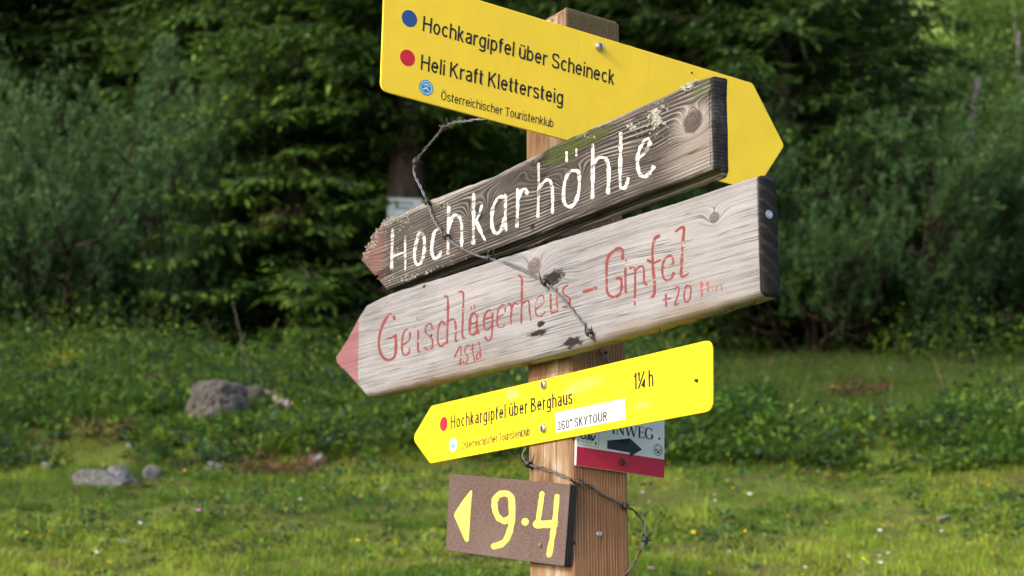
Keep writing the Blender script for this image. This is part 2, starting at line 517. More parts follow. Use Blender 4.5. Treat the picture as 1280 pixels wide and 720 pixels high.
def build_herbs():
    r = np.random.default_rng(23)
    B = Leaves()
    # clumps: denser on the bank and up to the wood's edge, a few low rosettes in the short grass
    spec = [(6.6, 10.4, 2600, 0.045, 0.03, 12), (10.2, 11.6, 1300, 0.11, 0.15, 32), (11.4, 14.5, 1700, 0.13, 0.16, 32), (14.5, 17.5, 1300, 0.17, 0.24, 34), (16.6, 20.0, 900, 0.22, 0.42, 44)]
    for (y0, y1, n, rad, hh, lv) in spec:
        y = r.uniform(y0, y1, n * 2); x = r.uniform(-1, 1, n * 2) * (0.29 * y + 1.2)
        dn = fbm(x * 1.3, y * 1.3, 71)
        right = sstep(0.7, 1.8, x - 0.10 * (y - 12)) * np.maximum(sstep(12.0, 13.0, y), 0.75 * sstep(10.3, 10.8, y) * (fbm(x * .9 + 7, y * .5, 44) < .55)) * sstep(17.6, 16.6, y)     # short turf at the right
        k = np.argsort(-(dn + r.uniform(0, 0.35, n * 2) - 0.8 * right))[:n]
        x, y, dn = x[k], y[k], dn[k]
        kind = fbm(x * 0.8 + 3, y * 0.8, 91)
        z = terrain(x, y)
        sc = r.uniform(0.4, 1.45, n) * (0.55 + 0.9 * sstep(.3, .75, dn)) * (1 - 0.6 * right[k])
        m = n * lv
        ci = np.repeat(np.arange(n), lv)
        a = r.uniform(0, 2 * math.pi, m); rr = np.sqrt(r.random(m)) * rad * sc[ci]
        hgt = hh * sc[ci] * r.random(m) ** 0.8 * (1 - 0.5 * (rr / (rad * sc[ci])) ** 2)
        P = np.stack([x[ci] + rr * np.cos(a), y[ci] + rr * np.sin(a), z[ci] + hgt + 0.008], 1)
        P[:, 2] = np.maximum(P[:, 2], terrain(P[:, 0], P[:, 1]) + 0.006)
        D = unit(np.stack([np.cos(a), np.sin(a), r.uniform(-0.2, 0.9, m)], 1) + 0.5 * r.normal(size=(m, 3)))
        Sd = side_of(D, r, 0.55)
        L = r.uniform(0.020, 0.055, m) * (0.7 if y0 < 8 else 1.15)
        base = np.array([(0.050, 0.120, 0.022), (0.082, 0.165, 0.025), (0.150, 0.23, 0.030), (0.050, 0.105, 0.050), (0.20, 0.24, 0.04)])
        kk = np.clip((kind * 5 + r.normal(size=n) * 0.9).astype(int), 0, 4)
        if y0 > 10: kk = np.where((kk == 4) & (r.random(n) < 0.5), 0, kk)
        C = base[kk][ci] * r.uniform(0.55, 1.45, m)[:, None] * (0.7 + 0.6 * r.random(n))[ci][:, None]
        B.add(*kites(P, D, Sd, L, L * r.uniform(0.4, 0.65, m), C, 0.5))
    n = 1100; y = r.uniform(10.4, 19.5, n); x = r.choice([-1, 1], n) * (0.29 * y + 1.1 + r.random(n) * 4.5)
    m = n * 22; ci = np.repeat(np.arange(n), 22)
    P = np.stack([x[ci] + r.normal(size=m) * .09, y[ci] + r.normal(size=m) * .09, 0 * x[ci]], 1)
    P[:, 2] = terrain(P[:, 0], P[:, 1]) + r.uniform(0.01, 0.16, m)
    D = rvec(m, r); D[:, 2] = abs(D[:, 2]); C = np.array((0.07, 0.145, 0.024)) * r.uniform(.55, 1.45, m)[:, None]
    B.add(*kites(P, D, side_of(D, r, .5), r.uniform(.025, .06, m), r.uniform(.012, .03, m), C, .5))
    # dry brown bits
    n = 900
    y = r.uniform(8, 19, n); x = r.uniform(-1, 1, n) * (0.29 * y + 1.2)
    k = fbm(x * 1.2 + 40, y * 1.8, 15) > 0.57
    x, y = x[k], y[k]; n = len(x)
    ci = np.repeat(np.arange(n), 6); m = n * 6
    P = np.stack([x[ci] + r.normal(size=m) * .05, y[ci] + r.normal(size=m) * .05, 0 * x[ci]], 1)
    P[:, 2] = terrain(P[:, 0], P[:, 1]) + r.uniform(0.01, 0.05, m)
    D = rvec(m, r); D[:, 2] = abs(D[:, 2]) * .5; D = unit(D)
    C = np.array((0.10, 0.05, 0.028)) * r.uniform(.5, 1.7, m)[:, None]
    B.add(*kites(P, D, side_of(D, r), r.uniform(.02, .06, m), r.uniform(.008, .02, m), C))
    tag(link('ground_herbs', B.mesh('ground_herbs'), M_leaf), kind='stuff')
build_herbs()

# ------------------------------------------------------------------ trees
M_needle = leafmat('spruce_needles', 0.32, 1.18, rough=0.5)
M_pine = leafmat('pine_needles', 0.28, 1.15, rough=0.5)
def bark_mat(name, a, b):
    k = NT(name)
    P = k.coord()
    n = k.noise(k.vmul(P, (14, 14, 5)), 1.0, 5, 0.65)
    return k.done(k.bsdf(k.mix(k.mapr(n, 0.3, 0.7), a, b), 0.9, k.bump(n, 0.9, 0.02), spec=0.1))
M_bark = bark_mat('spruce_bark', (0.026, 0.020, 0.017), (0.085, 0.068, 0.058))
M_dead = bark_mat('dead_wood', (0.13, 0.11, 0.095), (0.34, 0.31, 0.28))
M_twig = bark_mat('brown_twigs', (0.022, 0.017, 0.014), (0.062, 0.048, 0.04))

def spruce(seed, H=9.0, R=2.0, z0=0.3, light=0.5, zmax=None, dens=1.0, droop=0.35, trunk_r=0.13):
    """crown mesh of flat drooping sprays and trunk mesh with limbs"""
    r = np.random.default_rng(seed)
    B = Leaves()
    limbs = []
    trunk_top = H
    zs = z0
    while zs < (zmax or H - 0.15):
        f = 1 - zs / H
        nb = r.integers(7, 11)
        for b in range(nb):
            az = r.uniform(0, 2 * math.pi)
            L = (R * f ** 0.75 + 0.12) * r.uniform(0.45, 1.12)
            if r.random() < 0.08: continue
            drp = droop * r.uniform(0.5, 1.4)
            ns = 14
            s = np.linspace(0, 1, ns)
            hx = np.array([math.cos(az), math.sin(az), 0])
            zz = 0.18 * L * s - drp * L * s ** 1.7 + 0.30 * drp * L * s ** 4
            line = hx * (L * s)[:, None]; line[:, 2] = zz + zs + r.uniform(-.1, .1)
            bend = np.array([-hx[1], hx[0], 0]) * r.normal() * 0.12 * L
            line += bend * (s ** 2)[:, None]
            limbs.append((line, 0.004 + 0.009 * L * (1 - s) * f))
            nt = max(6, int(L / 0.045 * dens))
            st = r.uniform(0.12, 1.0, nt) ** 0.85
            sg = r.choice([-1, 1], nt)
            pos = np.stack([np.interp(st, s, line[:, i]) for i in range(3)], 1)
            dirb = unit(np.gradient(line, axis=0))
            db = np.stack([np.interp(st, s, dirb[:, i]) for i in range(3)], 1)
            sb = unit(np.cross(db, np.array([0, 0, 1.0])))
            lt = (0.14 + 0.34 * (L / 1.8)) * (1.12 - st) * r.uniform(0.6, 1.3, nt) + 0.06
            dt = unit(db * 0.75 + sb * sg[:, None] * 0.8 + np.array([0, 0, -0.22]) + 0.18 * r.normal(size=(nt, 3)))
            # every side twig: a fan of needle-clad shoots
            kk = 5
            q = np.linspace(0.0, 0.85, kk)
            for j in range(kk):
                P = pos + dt * (lt * q[j])[:, None]
                sd2 = unit(np.cross(dt, np.array([0, 0, 1.0])))
                fan = r.normal(size=nt)[:, None] * 0.5
                D = unit(dt + sd2 * fan + np.array([0, 0, -0.2]) + 0.32 * r.normal(size=(nt, 3)))
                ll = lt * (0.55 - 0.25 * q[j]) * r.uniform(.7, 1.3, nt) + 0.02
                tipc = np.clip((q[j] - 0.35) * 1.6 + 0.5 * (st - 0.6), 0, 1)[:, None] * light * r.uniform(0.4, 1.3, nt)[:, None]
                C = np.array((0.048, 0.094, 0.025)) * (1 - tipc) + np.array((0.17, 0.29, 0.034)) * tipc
                C = C * r.uniform(.7, 1.3, nt)[:, None]
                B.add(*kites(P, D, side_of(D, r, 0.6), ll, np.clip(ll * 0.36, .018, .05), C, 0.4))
        zs += r.uniform(0.13, 0.23)
    tz = np.linspace(-0.3, H, 24)
    wob = np.stack([0.04 * np.sin(tz * 1.3 + seed), 0.04 * np.cos(tz * 1.1 + seed * 2), tz], 1)
    tr = trunk_r * (1 - np.clip(tz, 0, H) / H) ** 0.8 + 0.012
    tr[0] *= 1.35; tr[1] *= 1.15
    tm = tubes_mesh([(wob, tr)] + [(p, rr) for p, rr in limbs], 'trunk', seg=7)
    return B.mesh('crown'), tm

def make_tree(name, crown, trunk, mats, loc, rot=0, scale=1.0, label=None, cat='tree', group=None, lean=0.0):
    root = empty(name, loc)
    root.rotation_euler = (lean, 0, rot); root.scale = (scale,) * 3
    if not crown.materials: crown.materials.append(mats[0])
    if not trunk.materials: trunk.materials.append(mats[1])
    a = bpy.data.objects.new('crown', crown); COL.objects.link(a); a.parent = root
    b = bpy.data.objects.new('trunk', trunk); COL.objects.link(b); b.parent = root
    return tag(root, label, cat, group)

def pine_bush(seed, R=1.5, H=2.2, stems=13, tufts=2300, col=(0.044, 0.100, 0.030), tip=(0.110, 0.190, 0.060), nl=0.062):
    r = np.random.default_rng(seed)
    paths = []; pts = []; dirs = []
    for i in range(stems):
        az = r.uniform(0, 2 * math.pi); reach = R * r.uniform(0.25, 1.0); hh = H * r.uniform(0.6, 1.0) * (1 - 0.75 * (reach / R) ** 2) + 0.1
        s = np.linspace(0, 1, 12)
        line = np.stack([math.cos(az) * reach * s ** 0.7, math.sin(az) * reach * s ** 0.7, hh * s ** 1.25 - 0.1], 1)
        line += np.cumsum(r.normal(size=(12, 3)) * 0.025, 0)
        paths.append((line, 0.026 * (1 - s) + 0.006))
        for j in range(7):
            k = r.integers(3, 12)
            a2 = az + r.normal() * 1.0; l2 = r.uniform(0.25, 0.75)
            s2 = np.linspace(0, 1, 8)
            br = line[k] + np.stack([math.cos(a2) * l2 * s2 ** .8, math.sin(a2) * l2 * s2 ** .8, l2 * 0.9 * s2 ** 1.6], 1)
            paths.append((br, 0.014 * (1 - s2) + 0.004))
            m = tufts // (stems * 7)
            t = r.uniform(0.25, 1.0, m) ** 0.7
            p = np.stack([np.interp(t, s2, br[:, q]) for q in range(3)], 1) + r.normal(size=(m, 3)) * 0.085
            pts.append(p)
            out = unit(p * np.array([1, 1, 0]) + 1e-3)
            dirs.append(unit(np.array([0, 0, 1.0]) * r.uniform(0.7, 1.3, m)[:, None] + out * 0.45 + 0.3 * r.normal(size=(m, 3))))
    P = np.vstack(pts); D = np.vstack(dirs); n = len(P)
    B = Leaves()
    ln = r.uniform(0.09, 0.20, n)
    young = r.random(n)
    for j in range(20):
        f = r.random(n)
        a = r.uniform(0, 2 * math.pi, n)
        u = unit(np.cross(D, np.array([0.31, 0.2, 0.93]))); v = np.cross(D, u)
        rad = u * np.cos(a)[:, None] + v * np.sin(a)[:, None]
        nd = unit(D * 1.0 + rad * r.uniform(0.6, 1.4, n)[:, None])
        q = P + D * (ln * f)[:, None]
        tt = (sstep(0.4, 1.0, f) * (young > 0.35))[:, None] * 0.75
        C = (np.array(col) * (1 - tt) + np.array(tip) * tt) * r.uniform(.7, 1.3, n)[:, None]
        B.add(*kites(q, nd, side_of(nd, r), r.uniform(.6, 1.2, n) * nl, 0.0095, C, 0.4))
    return B.mesh('crown'), tubes_mesh(paths, 'stems', seg=5)

def broad_bush(seed, R=1.2, H=1.8, n=9000, col=(0.09, 0.14, 0.03), leaf=0.10):
    r = np.random.default_rng(seed)
    cl = rvec(26, r) * np.array([R, R, H * 0.5]) * r.uniform(0.35, 0.85, 26)[:, None] + np.array([0, 0, H * 0.5])
    ci = r.integers(0, 26, n)
    P = cl[ci] + rvec(n, r) * (r.random(n) ** 0.45 * 0.40 * R)[:, None]
    P = P[P[:, 2] > 0.0]; n = len(P)
    D = unit(unit(P - np.array([0, 0, H * .45])) + 0.7 * r.normal(size=(n, 3)))
    C = np.array(col) * (0.75 + 0.5 * r.random(26))[ci[:n]][:, None] * r.uniform(.75, 1.25, n)[:, None]
    B = Leaves()
    B.add(*kites(P, D, side_of(D, r, 0.3), r.uniform(.6, 1.3, n) * leaf, leaf * 0.55, C, 0.5))
    paths = [(np.array([[0, 0, -.2], c * np.array([.4, .4, .5]), c]), [0.03, 0.02, 0.006]) for c in cl[:14]]
    return B.mesh('crown'), tubes_mesh(paths, 'stems', seg=5)

def gp(px, d):
    x = (px - 640) / FPX * d / math.cos(PITCH) * math.cos(PITCH)
    r = ray(px, 300)
    x = r[0] / r[1] * d
    return (x, d, float(terrain(x, d)) - 0.03)

SP = [spruce(101, 9.0, 2.1, 0.25, 0.95, zmax=7.0, droop=0.5), spruce(102, 10.0, 2.4, 0.4, 0.45, zmax=7.0), spruce(103, 8.0, 1.9, 0.2, 0.6, zmax=6.5, droop=0.5)]
SPH = spruce(104, 11.0, 2.0, 2.25, 0.6, zmax=7.0, trunk_r=0.19)      # bare lower trunk
PB = [pine_bush(201), pine_bush(202, 1.3, 1.8), pine_bush(203, 1.7, 2.6, 15, 2700)]
BB = [broad_bush(301, col=(0.21, 0.32, 0.065)), broad_bush(302, 1.5, 2.4, 11000, (0.15, 0.25, 0.055))]
MS = (M_needle, M_bark); MP = (M_pine, M_twig); MBB = (M_leaf, M_twig)

make_tree('spruce_tree', *SPH, MS, gp(508, 17.7), 0.4, label='spruce with a bare lower trunk that carries a small pale notice', group=None)
for i, (px, d, v, rot, sc, lab) in enumerate([
    (368, 17.9, 0, 0.0, 0.82, 'fresh green spruce left of the notice trunk, branches drooping to the ground'),
    (270, 20.6, 2, 1.0, 1.05, 'spruce between the grey-green pines and the fresh green spruce'),
    (985, 19.4, 1, 2.0, 1.0, 'large dark spruce just right of the big yellow arrow tip'),
    (870, 20.6, 0, 2.6, 1.0, 'spruce rising behind the big yellow plate, right of the post'),
    (1060, 20.8, 2, 0.6, 0.85, 'dark spruce beside the grey leaning snag')]):
    make_tree('spruce_tree', *SP[v], MS, gp(px, d), rot, sc, lab)
SPT = spruce(105, 20.0, 3.0, 9.4, 0.5, zmax=19.6, dens=0.45, trunk_r=0.22)   # unseen tall trees, added to shade the wood's right edge
for i, (x, y) in enumerate([(-11.1, 4.7), (-12.5, 6.3), (-9.8, 3.2), (-13.6, 2.6)]):
    make_tree('spruce_tree', *SPT, MS, (x, y, float(terrain(x, y))), i * 2.1, 1.0, 'tall spruce with a high crown left of the meadow, outside the photo', group='unseen spruces added for shade')
deep = [(60, 23.5, 1), (190, 22.6, 0), (420, 22.5, 1), (585, 21.0, 2), (660, 22.6, 0), (760, 21.5, 1), (560, 24.5, 0), (950, 23.5, 2), (1030, 23.6, 0), (-90, 23.0, 2), (300, 24.5, 2), (840, 24.8, 1), (-60, 26.5, 0), (120, 27, 2), (480, 27, 1), (700, 27.0, 2), (960, 27.5, 1)]
for i, (px, d, v) in enumerate(deep):
    make_tree('spruce_tree', *SP[v], MS, gp(px, d), i * 1.7, 1.0 + 0.25 * ((i * 37) % 10) / 10, 'dark spruce in the wood behind the front trees', group='spruces deep in the wood')
rs = np.random.default_rng(77)
for i in range(22):
    sgn = -1 if i % 2 else 1
    d = 19.0 + 9 * rs.random(); x = sgn * (0.267 * d + 1.6 + rs.random() * 7.5)
    if sgn > 0: d += 3; x += 2.2
    make_tree('spruce_tree', *SP[i % 3], MS, (x, d, float(terrain(x, d)) - .05), i * 1.1, rs.uniform(.8, 1.2), 'spruce of the wood beyond the side of the photo', group='spruces beside the photo')
for i in range(12):
    sgn = -1 if i % 2 else 1
    d = 18.2 + 1.5 * rs.random(); x = sgn * (0.267 * d + 1.4 + (i // 2) * 1.5)
    make_tree('mountain_pine', *PB[i % 3], MP, (x, d, float(terrain(x, d)) - .05), i * 2.1, rs.uniform(.9, 1.2), 'mountain pine of the wood beyond the side of the photo', 'pine', 'pines beside the photo')
for i, (px, d, v, sc, lab) in enumerate([
    (70, 18.2, 2, 1.10, 'grey-green mountain pine at the left edge of the wood'),
    (215, 18.5, 0, 1.20, 'mountain pine with upright candles above the grey boulder'),
    (-60, 18.4, 1, 1.25, 'mountain pine cut by the left side of the photo'),
    (150, 19.6, 2, 1.15, 'taller mountain pine behind the two left pines'),
    (20, 20.0, 0, 1.40, 'mountain pine in the upper left corner under the dark spruces'),
    (1010, 18.7, 1, 1.2, 'dark mountain pine below the big yellow arrow tip'),
    (1110, 18.9, 0, 1.15, 'mountain pine at the meadow edge right of the signs'),
    (930, 18.9, 2, 0.85, 'mountain pine just right of the pale board end'),
    (1195, 19.3, 2, 0.95, 'mountain pine below the leaning snag'),
    (1300, 19.6, 1, 0.9, 'mountain pine at the right side of the photo')]):
    make_tree('mountain_pine', *PB[v], MP, gp(px, d), i * 1.3, sc, lab, 'pine')
for i, (px, d, v, sc, lab) in enumerate([(1255, 22.0, 1, 0.95, 'light green leafy bush at the right edge of the wood'), (1300, 25.0, 0, 1.3, 'leafy bush on the slope behind the right edge bush'), (1215, 27.5, 1, 1.0, 'leafy bush on the slope behind the leaning snag')]):
    make_tree('leafy_bush', *BB[v], MBB, gp(px, d), i, sc, lab, 'bush')
rb = np.random.default_rng(5)
for i in range(13):
    px = 1165 + 210 * rb.random(); d = 31 + 32 * (i / 13) + rb.random() * 2
    make_tree('leafy_bush', *BB[i % 2], MBB, gp(px, d), rb.random() * 6, rb.uniform(0.5, 1.1), 'light green bush on the sunny far slope', 'bush', 'bushes on the far slope')

# ------------------------------------------------------------------ notice on the spruce trunk
def build_notice():
    d = 17.44
    c = at(506, 264, d)
    root = empty('notice', c)
    root.rotation_euler = (0, 0, math.radians(8))
    w, h = 0.165, 0.125
    bm = bmesh.new(); bmesh.ops.create_cube(bm, size=1)
    for v in bm.verts: v.co = Vector((v.co.x * 2 * w, v.co.y * 0.012, v.co.z * 2 * h))
    bmesh.ops.bevel(bm, geom=bm.edges[:], offset=0.003, segments=1, affect='EDGES')
    me = bpy.data.meshes.new('plate'); bm.to_mesh(me); bm.free()
    link('plate', me, plain('notice_plate', (0.42, 0.47, 0.50), 0.5, var=0.05, scale=8), root)
    bm = bmesh.new()
    for (x0, x1, z) in ((-.6, .5, .62), (-.6, .65, .22)):
        for k in range(6):
            a = x0 + (x1 - x0) * k / 6; b = a + (x1 - x0) / 6 * 0.8
            bm.faces.new([bm.verts.new((q * w, -0.0085, t * h)) for q, t in ((a, z - .09), (b, z - .09), (b, z + .09), (a, z + .09))])
    me = bpy.data.meshes.new('print'); bm.to_mesh(me); bm.free()
    link('lettering', me, plain('notice_print', (0.09, 0.10, 0.12), 0.6), root)
    tag(root, 'small pale notice plate with two dark lines on the bare spruce trunk', 'notice')
build_notice()

# ------------------------------------------------------------------ snag, dead stems, fallen branches
def stick(name, pts, r0, r1, mat, label, cat, wob=0.02, group=None, seed=1, side=0):
    r = np.random.default_rng(seed)
    c = catmull(np.array(pts, float), 8)
    c[1:-1] += r.normal(size=(len(c) - 2, 3)) * wob * 0.3
    o = c[0].copy()
    paths = [(c - o, np.linspace(r0, r1, len(c)))]
    for k in range(side):
        i = r.integers(len(c) // 4, len(c) - 1)
        d = unit(c[min(i + 1, len(c) - 1)] - c[i - 1]) * 0.6 + r.normal(size=3) * 0.6; d[2] = abs(d[2]) * 0.7
        l = r.uniform(0.12, 0.4) * np.linalg.norm(c[-1] - c[0])
        rr = np.interp(i, [0, len(c)], [r0, r1]) * 0.55
        s = np.linspace(0, 1, 6)[:, None]
        paths.append((c[i] - o + d * l * s + np.array([0, 0, .1 * l]) * s * s, np.linspace(rr, rr * .3, 6)))
    ob = link(name, tubes_mesh(paths, name), mat, None, tuple(o))
    return tag(ob, label, cat, group)

M_snag = bark_mat('snag_wood', (0.06, 0.05, 0.045), (0.24, 0.22, 0.20))
p0 = np.array(gp(1150, 20.9)); p1 = at(1223, 98, 20.9)
stick('dead_snag', [p0, p0 * .45 + p1 * .55 + np.array([.06, 0, 0]), p1], 0.085, 0.045, M_snag, 'grey broken snag leaning in front of the light green slope', 'dead tree', seed=3)
for k, (xa, ya, xb, yb, d, lab) in enumerate([(1272, 150, 1274, 40, 31, 'pale bare stem standing at the upper right edge'), (1252, 150, 1240, 72, 31, 'thin pale bare stem left of the stem at the right edge')]):
    stick('dead_tree', [gp(xa, d), at(xa, ya, d), at(xb, yb, d)], 0.055 - k * .015, 0.025, M_snag, lab, 'dead tree', seed=8 + k, side=3)

def lying(px, lift=0.03):
    out = []
    for x, y in px:
        g = ground_hit(x, y); g[2] += lift; out.append(g)
    return out
stick('fallen_branch', lying([(228, 462), (262, 468), (300, 482), (345, 507)]), 0.022, 0.010, M_dead, 'pale forked fallen branch in the grass left of and above the boulder', 'branch', seed=21, side=3)
stick('fallen_branch', lying([(150, 464), (190, 462), (232, 456)], 0.06), 0.04, 0.03, M_twig, 'dark brown log lying at the foot of the left pines', 'branch', seed=22)
stick('fallen_branch', lying([(316, 500), (338, 506), (360, 521)], 0.06), 0.035, 0.022, M_dead, 'short grey branch sticking out right of the boulder', 'branch', seed=23)
stick('fallen_branch', lying([(150, 540), (190, 520), (215, 496), (235, 486)], 0.04), 0.012, 0.006, M_twig, 'thin brown twig running up to the left of the boulder', 'branch', seed=24, side=2)
stick('fallen_branch', lying([(376, 386), (402, 388), (440, 386)], 0.2), 0.02, 0.012, M_dead, 'pale bare branch under the trees left of the pale board tip', 'branch', seed=25, side=3)
stick('fallen_branch', lying([(60, 404), (100, 402), (150, 410), (175, 425)], 0.15), 0.025, 0.012, M_twig, 'brown dead branch beneath the left pines', 'branch', seed=26, side=4)
stick('fallen_branch', lying([(1030, 432), (1080, 424), (1130, 405), (1200, 380)], 0.12), 0.015, 0.008, M_dead, 'long thin grey branch at the wood edge on the right', 'branch', seed=27, side=5)
stick('fallen_branch', lying([(895, 410), (925, 405), (960, 398)], 0.1), 0.02, 0.01, M_dead, 'grey branch behind the pale board end at the wood edge', 'branch', seed=28, side=3)
stick('fallen_branch', lying([(370, 530), (410, 506), (440, 495)], 0.03), 0.010, 0.005, M_dead, 'thin pale twig in the herbs left of the lower yellow arrow', 'branch', seed=29, side=2)

# rust-brown dead sprays
M_rustleaf = leafmat('dead_needles', 0.15)
def dead_spray(px, spread, n, label, lift=0.1, d=None, seed=1):
    r = np.random.default_rng(seed)
    c = ground_hit(*px) if d is None else at(px[0], px[1], d)
    B = Leaves()
    P = np.repeat(r.normal(size=(n // 12, 3)) * np.array(spread), 12, 0); m = len(P)
    D0 = np.repeat(rvec(n // 12, r) * np.array([1, 1, .4]), 12, 0)
    P = P + D0 * r.uniform(0, .22, m)[:, None]
    if d is None: P[:, 2] = np.abs(P[:, 2]) + lift * .3
    D = unit(D0 + .7 * r.normal(size=(m, 3)))
    C = np.array((0.115, 0.048, 0.028)) * r.uniform(.4, 1.6, m)[:, None]
    B.add(*kites(P, D, side_of(D, r), r.uniform(.03, .07, m), .008, C))
    tag(link('dead_spray', B.mesh('dead_spray'), M_rustleaf, None, tuple(c)), label, 'dead branch')
dead_spray((210, 492), (0.10, 0.08, 0.04), 700, 'rust-brown dead conifer spray lying left of the boulder', seed=1)
dead_spray((128, 548), (0.035, 0.03, 0.02), 260, 'small rust-brown dead tuft between the flat rock and the boulder', seed=2)
dead_spray((350, 598), (0.07, 0.04, 0.02), 420, 'low rust-brown patch of dead twigs on the bank below the boulder', seed=3)
dead_spray((343, 272), (0.08, 0.06, 0.06), 320, 'rust-brown dead twig hanging in the fresh green spruce', d=17.0, seed=4)
dead_spray((1080, 497), (0.11, 0.08, 0.03), 360, 'brown dead patch in the grass at the right wood edge', seed=5)

# ------------------------------------------------------------------ rocks
def rock_mat(name, a, b):
    k = NT(name)
    P = k.coord()
    n = k.noise(P, 9, 6, 0.65); m = k.noise(P, 45, 4, 0.6)
    col = k.ramp(k.add(k.mul(n, .65), k.mul(m, .35)), [(0.3, a), (0.5, tuple((p + q) / 2 for p, q in zip(a, b))), (0.68, b)])
    col = k.mix(k.mapr(k.noise(P, 6, 4, .7), .58, .7, 0, .6), col, (0.05, 0.06, 0.025))
    return k.done(k.bsdf(col, 0.9, k.bump(k.add(n, k.mul(m, .4)), 0.8, 0.02), spec=0.15))
M_rock = rock_mat('grey_limestone', (0.045, 0.040, 0.037), (0.17, 0.155, 0.145))
M_rock2 = rock_mat('pale_limestone', (0.050, 0.048, 0.048), (0.34, 0.33, 0.335))

def rock(px, size, mat, label, seed, planes=11, rot=0.0, sink=0.25, lobes=None, group=None, name='rock'):
    r = np.random.default_rng(seed)
    bm = bmesh.new(); bmesh.ops.create_icosphere(bm, subdivisions=5, radius=1)
    N = rvec(planes, r); dist = r.uniform(0.55, 0.85, planes)
    N = np.vstack([N, [[0, 0, 1], [-.8, -.5, .15]]]); dist = np.append(dist, [0.62, 0.68])
    for v in bm.verts:
        c = np.array(v.co)
        k = N @ c
        t = np.min(np.where(k > 0.05, dist / np.maximum(k, 0.05), 9))
        c = c * min(t, 1.0)
        c = c + c * (0.30 * (fbm(c[0] * 3 + seed, c[1] * 3 + c[2] * 4, 7) - .5) + 0.17 * (np.abs(fbm(c[0] * 8 + seed, c[1] * 8 + c[2] * 10, 17) - .5) * -2 + .3))
        if lobes:
            for (lx, ly, lz, q) in lobes:
                pass
        v.co = Vector(c * np.array(size))
    me = bpy.data.meshes.new(name); bm.to_mesh(me); bm.free()
    g = ground_hit(*px)
    o = link(name, me, mat, None, (g[0], g[1], g[2] + size[2] * (0.62 - sink)))
    o.rotation_euler = (0, 0, rot)
    return tag(o, label, 'rock', group)
rock((264, 531), (0.21, 0.20, 0.22), M_rock, 'big grey boulder lying in the herbs at the left', 6, sink=0.16, rot=0.5)
rock((305, 513), (0.14, 0.15, 0.12), M_rock, 'smaller dark rock against the right flank of the boulder', 8, sink=0.1)
for k, (px, sz, lab) in enumerate([((118, 606), (0.15, 0.10, 0.075), 'pale jagged rock with a crumbled face low in the bank at the left'), ((150, 603), (0.11, 0.09, 0.095), 'pale rock in the middle of the crumbling bank at the left'), ((188, 598), (0.07, 0.06, 0.075), 'small pale rock at the right end of the crumbling bank')]):
    rock(px, sz, M_rock2, lab, 31 + k, planes=22, sink=0.42, rot=k * 2.1)
for k, (px, sz, lab) in enumerate([((58, 588), (0.045, 0.04, 0.035), 'small white stone left of the crumbling bank'), ((163, 561), (0.035, 0.03, 0.022), 'white stone above the crumbling bank'), ((268, 588), (0.05, 0.04, 0.04), 'small grey stone right of the crumbling bank'), ((918, 568), (0.06, 0.04, 0.025), 'pale flat stone on the bank right of the path sign'),
                                 ((850, 556), (0.10, 0.06, 0.05), 'grey stone at the bank just right of the path sign'), ((1170, 535), (0.09, 0.06, 0.04), 'pale stone in the grass at the right'), ((1180, 650), (0.03, 0.03, 0.015), 'small pale stone low in the short grass at the right'), ((480, 615), (0.03, 0.025, 0.02), 'white pebble in the short grass left of the brown board'),
                                 ((395, 582), (0.05, 0.04, 0.05), 'dark stone in the bank left of the lower yellow arrow'), ((155, 680), (0.045, 0.03, 0.015), 'white pebble in the short grass at the lower left')]):
    rock(px, sz, M_rock2, lab, 51 + k, planes=9, sink=0.2, name='stone')

# ------------------------------------------------------------------ yellow-green leafy plant at the left wood edge
def leafy_plant(px, label, seed, col, n=16, L=0.22, W_=0.07):
    r = np.random.default_rng(seed)
    g = ground_hit(*px)
    B = Leaves()
    a = r.uniform(0, 2 * math.pi, n)
    P = np.stack([np.cos(a) * .04, np.sin(a) * .04, r.uniform(0, .16, n)], 1)
    D = unit(np.stack([np.cos(a), np.sin(a), r.uniform(.4, 1.8, n)], 1))
    C = np.array(col) * r.uniform(.7, 1.2, n)[:, None]
    B.add(*kites(P, D, side_of(D, r, .6), r.uniform(.5, 1.1, n) * L, W_, C, 0.5))
    tag(link('leafy_plant', B.mesh('leafy_plant'), M_leaf, None, tuple(g)), label, 'plant')
leafy_plant((83, 478), 'yellow-green broad-leaved plant at the foot of the left pines', 1, (0.26, 0.27, 0.03))
leafy_plant((70, 484), 'yellowing leafy plant left of the broad-leaved one', 2, (0.20, 0.24, 0.04), 12, .16)
leafy_plant((1275, 345), 'light yellow-green leaves at the right edge of the photo', 4, (0.22, 0.27, 0.04), 30, .2)
for k, (x, y) in enumerate([(200, 680), (258, 672), (330, 702), (180, 716), (306, 653)]):
    pass

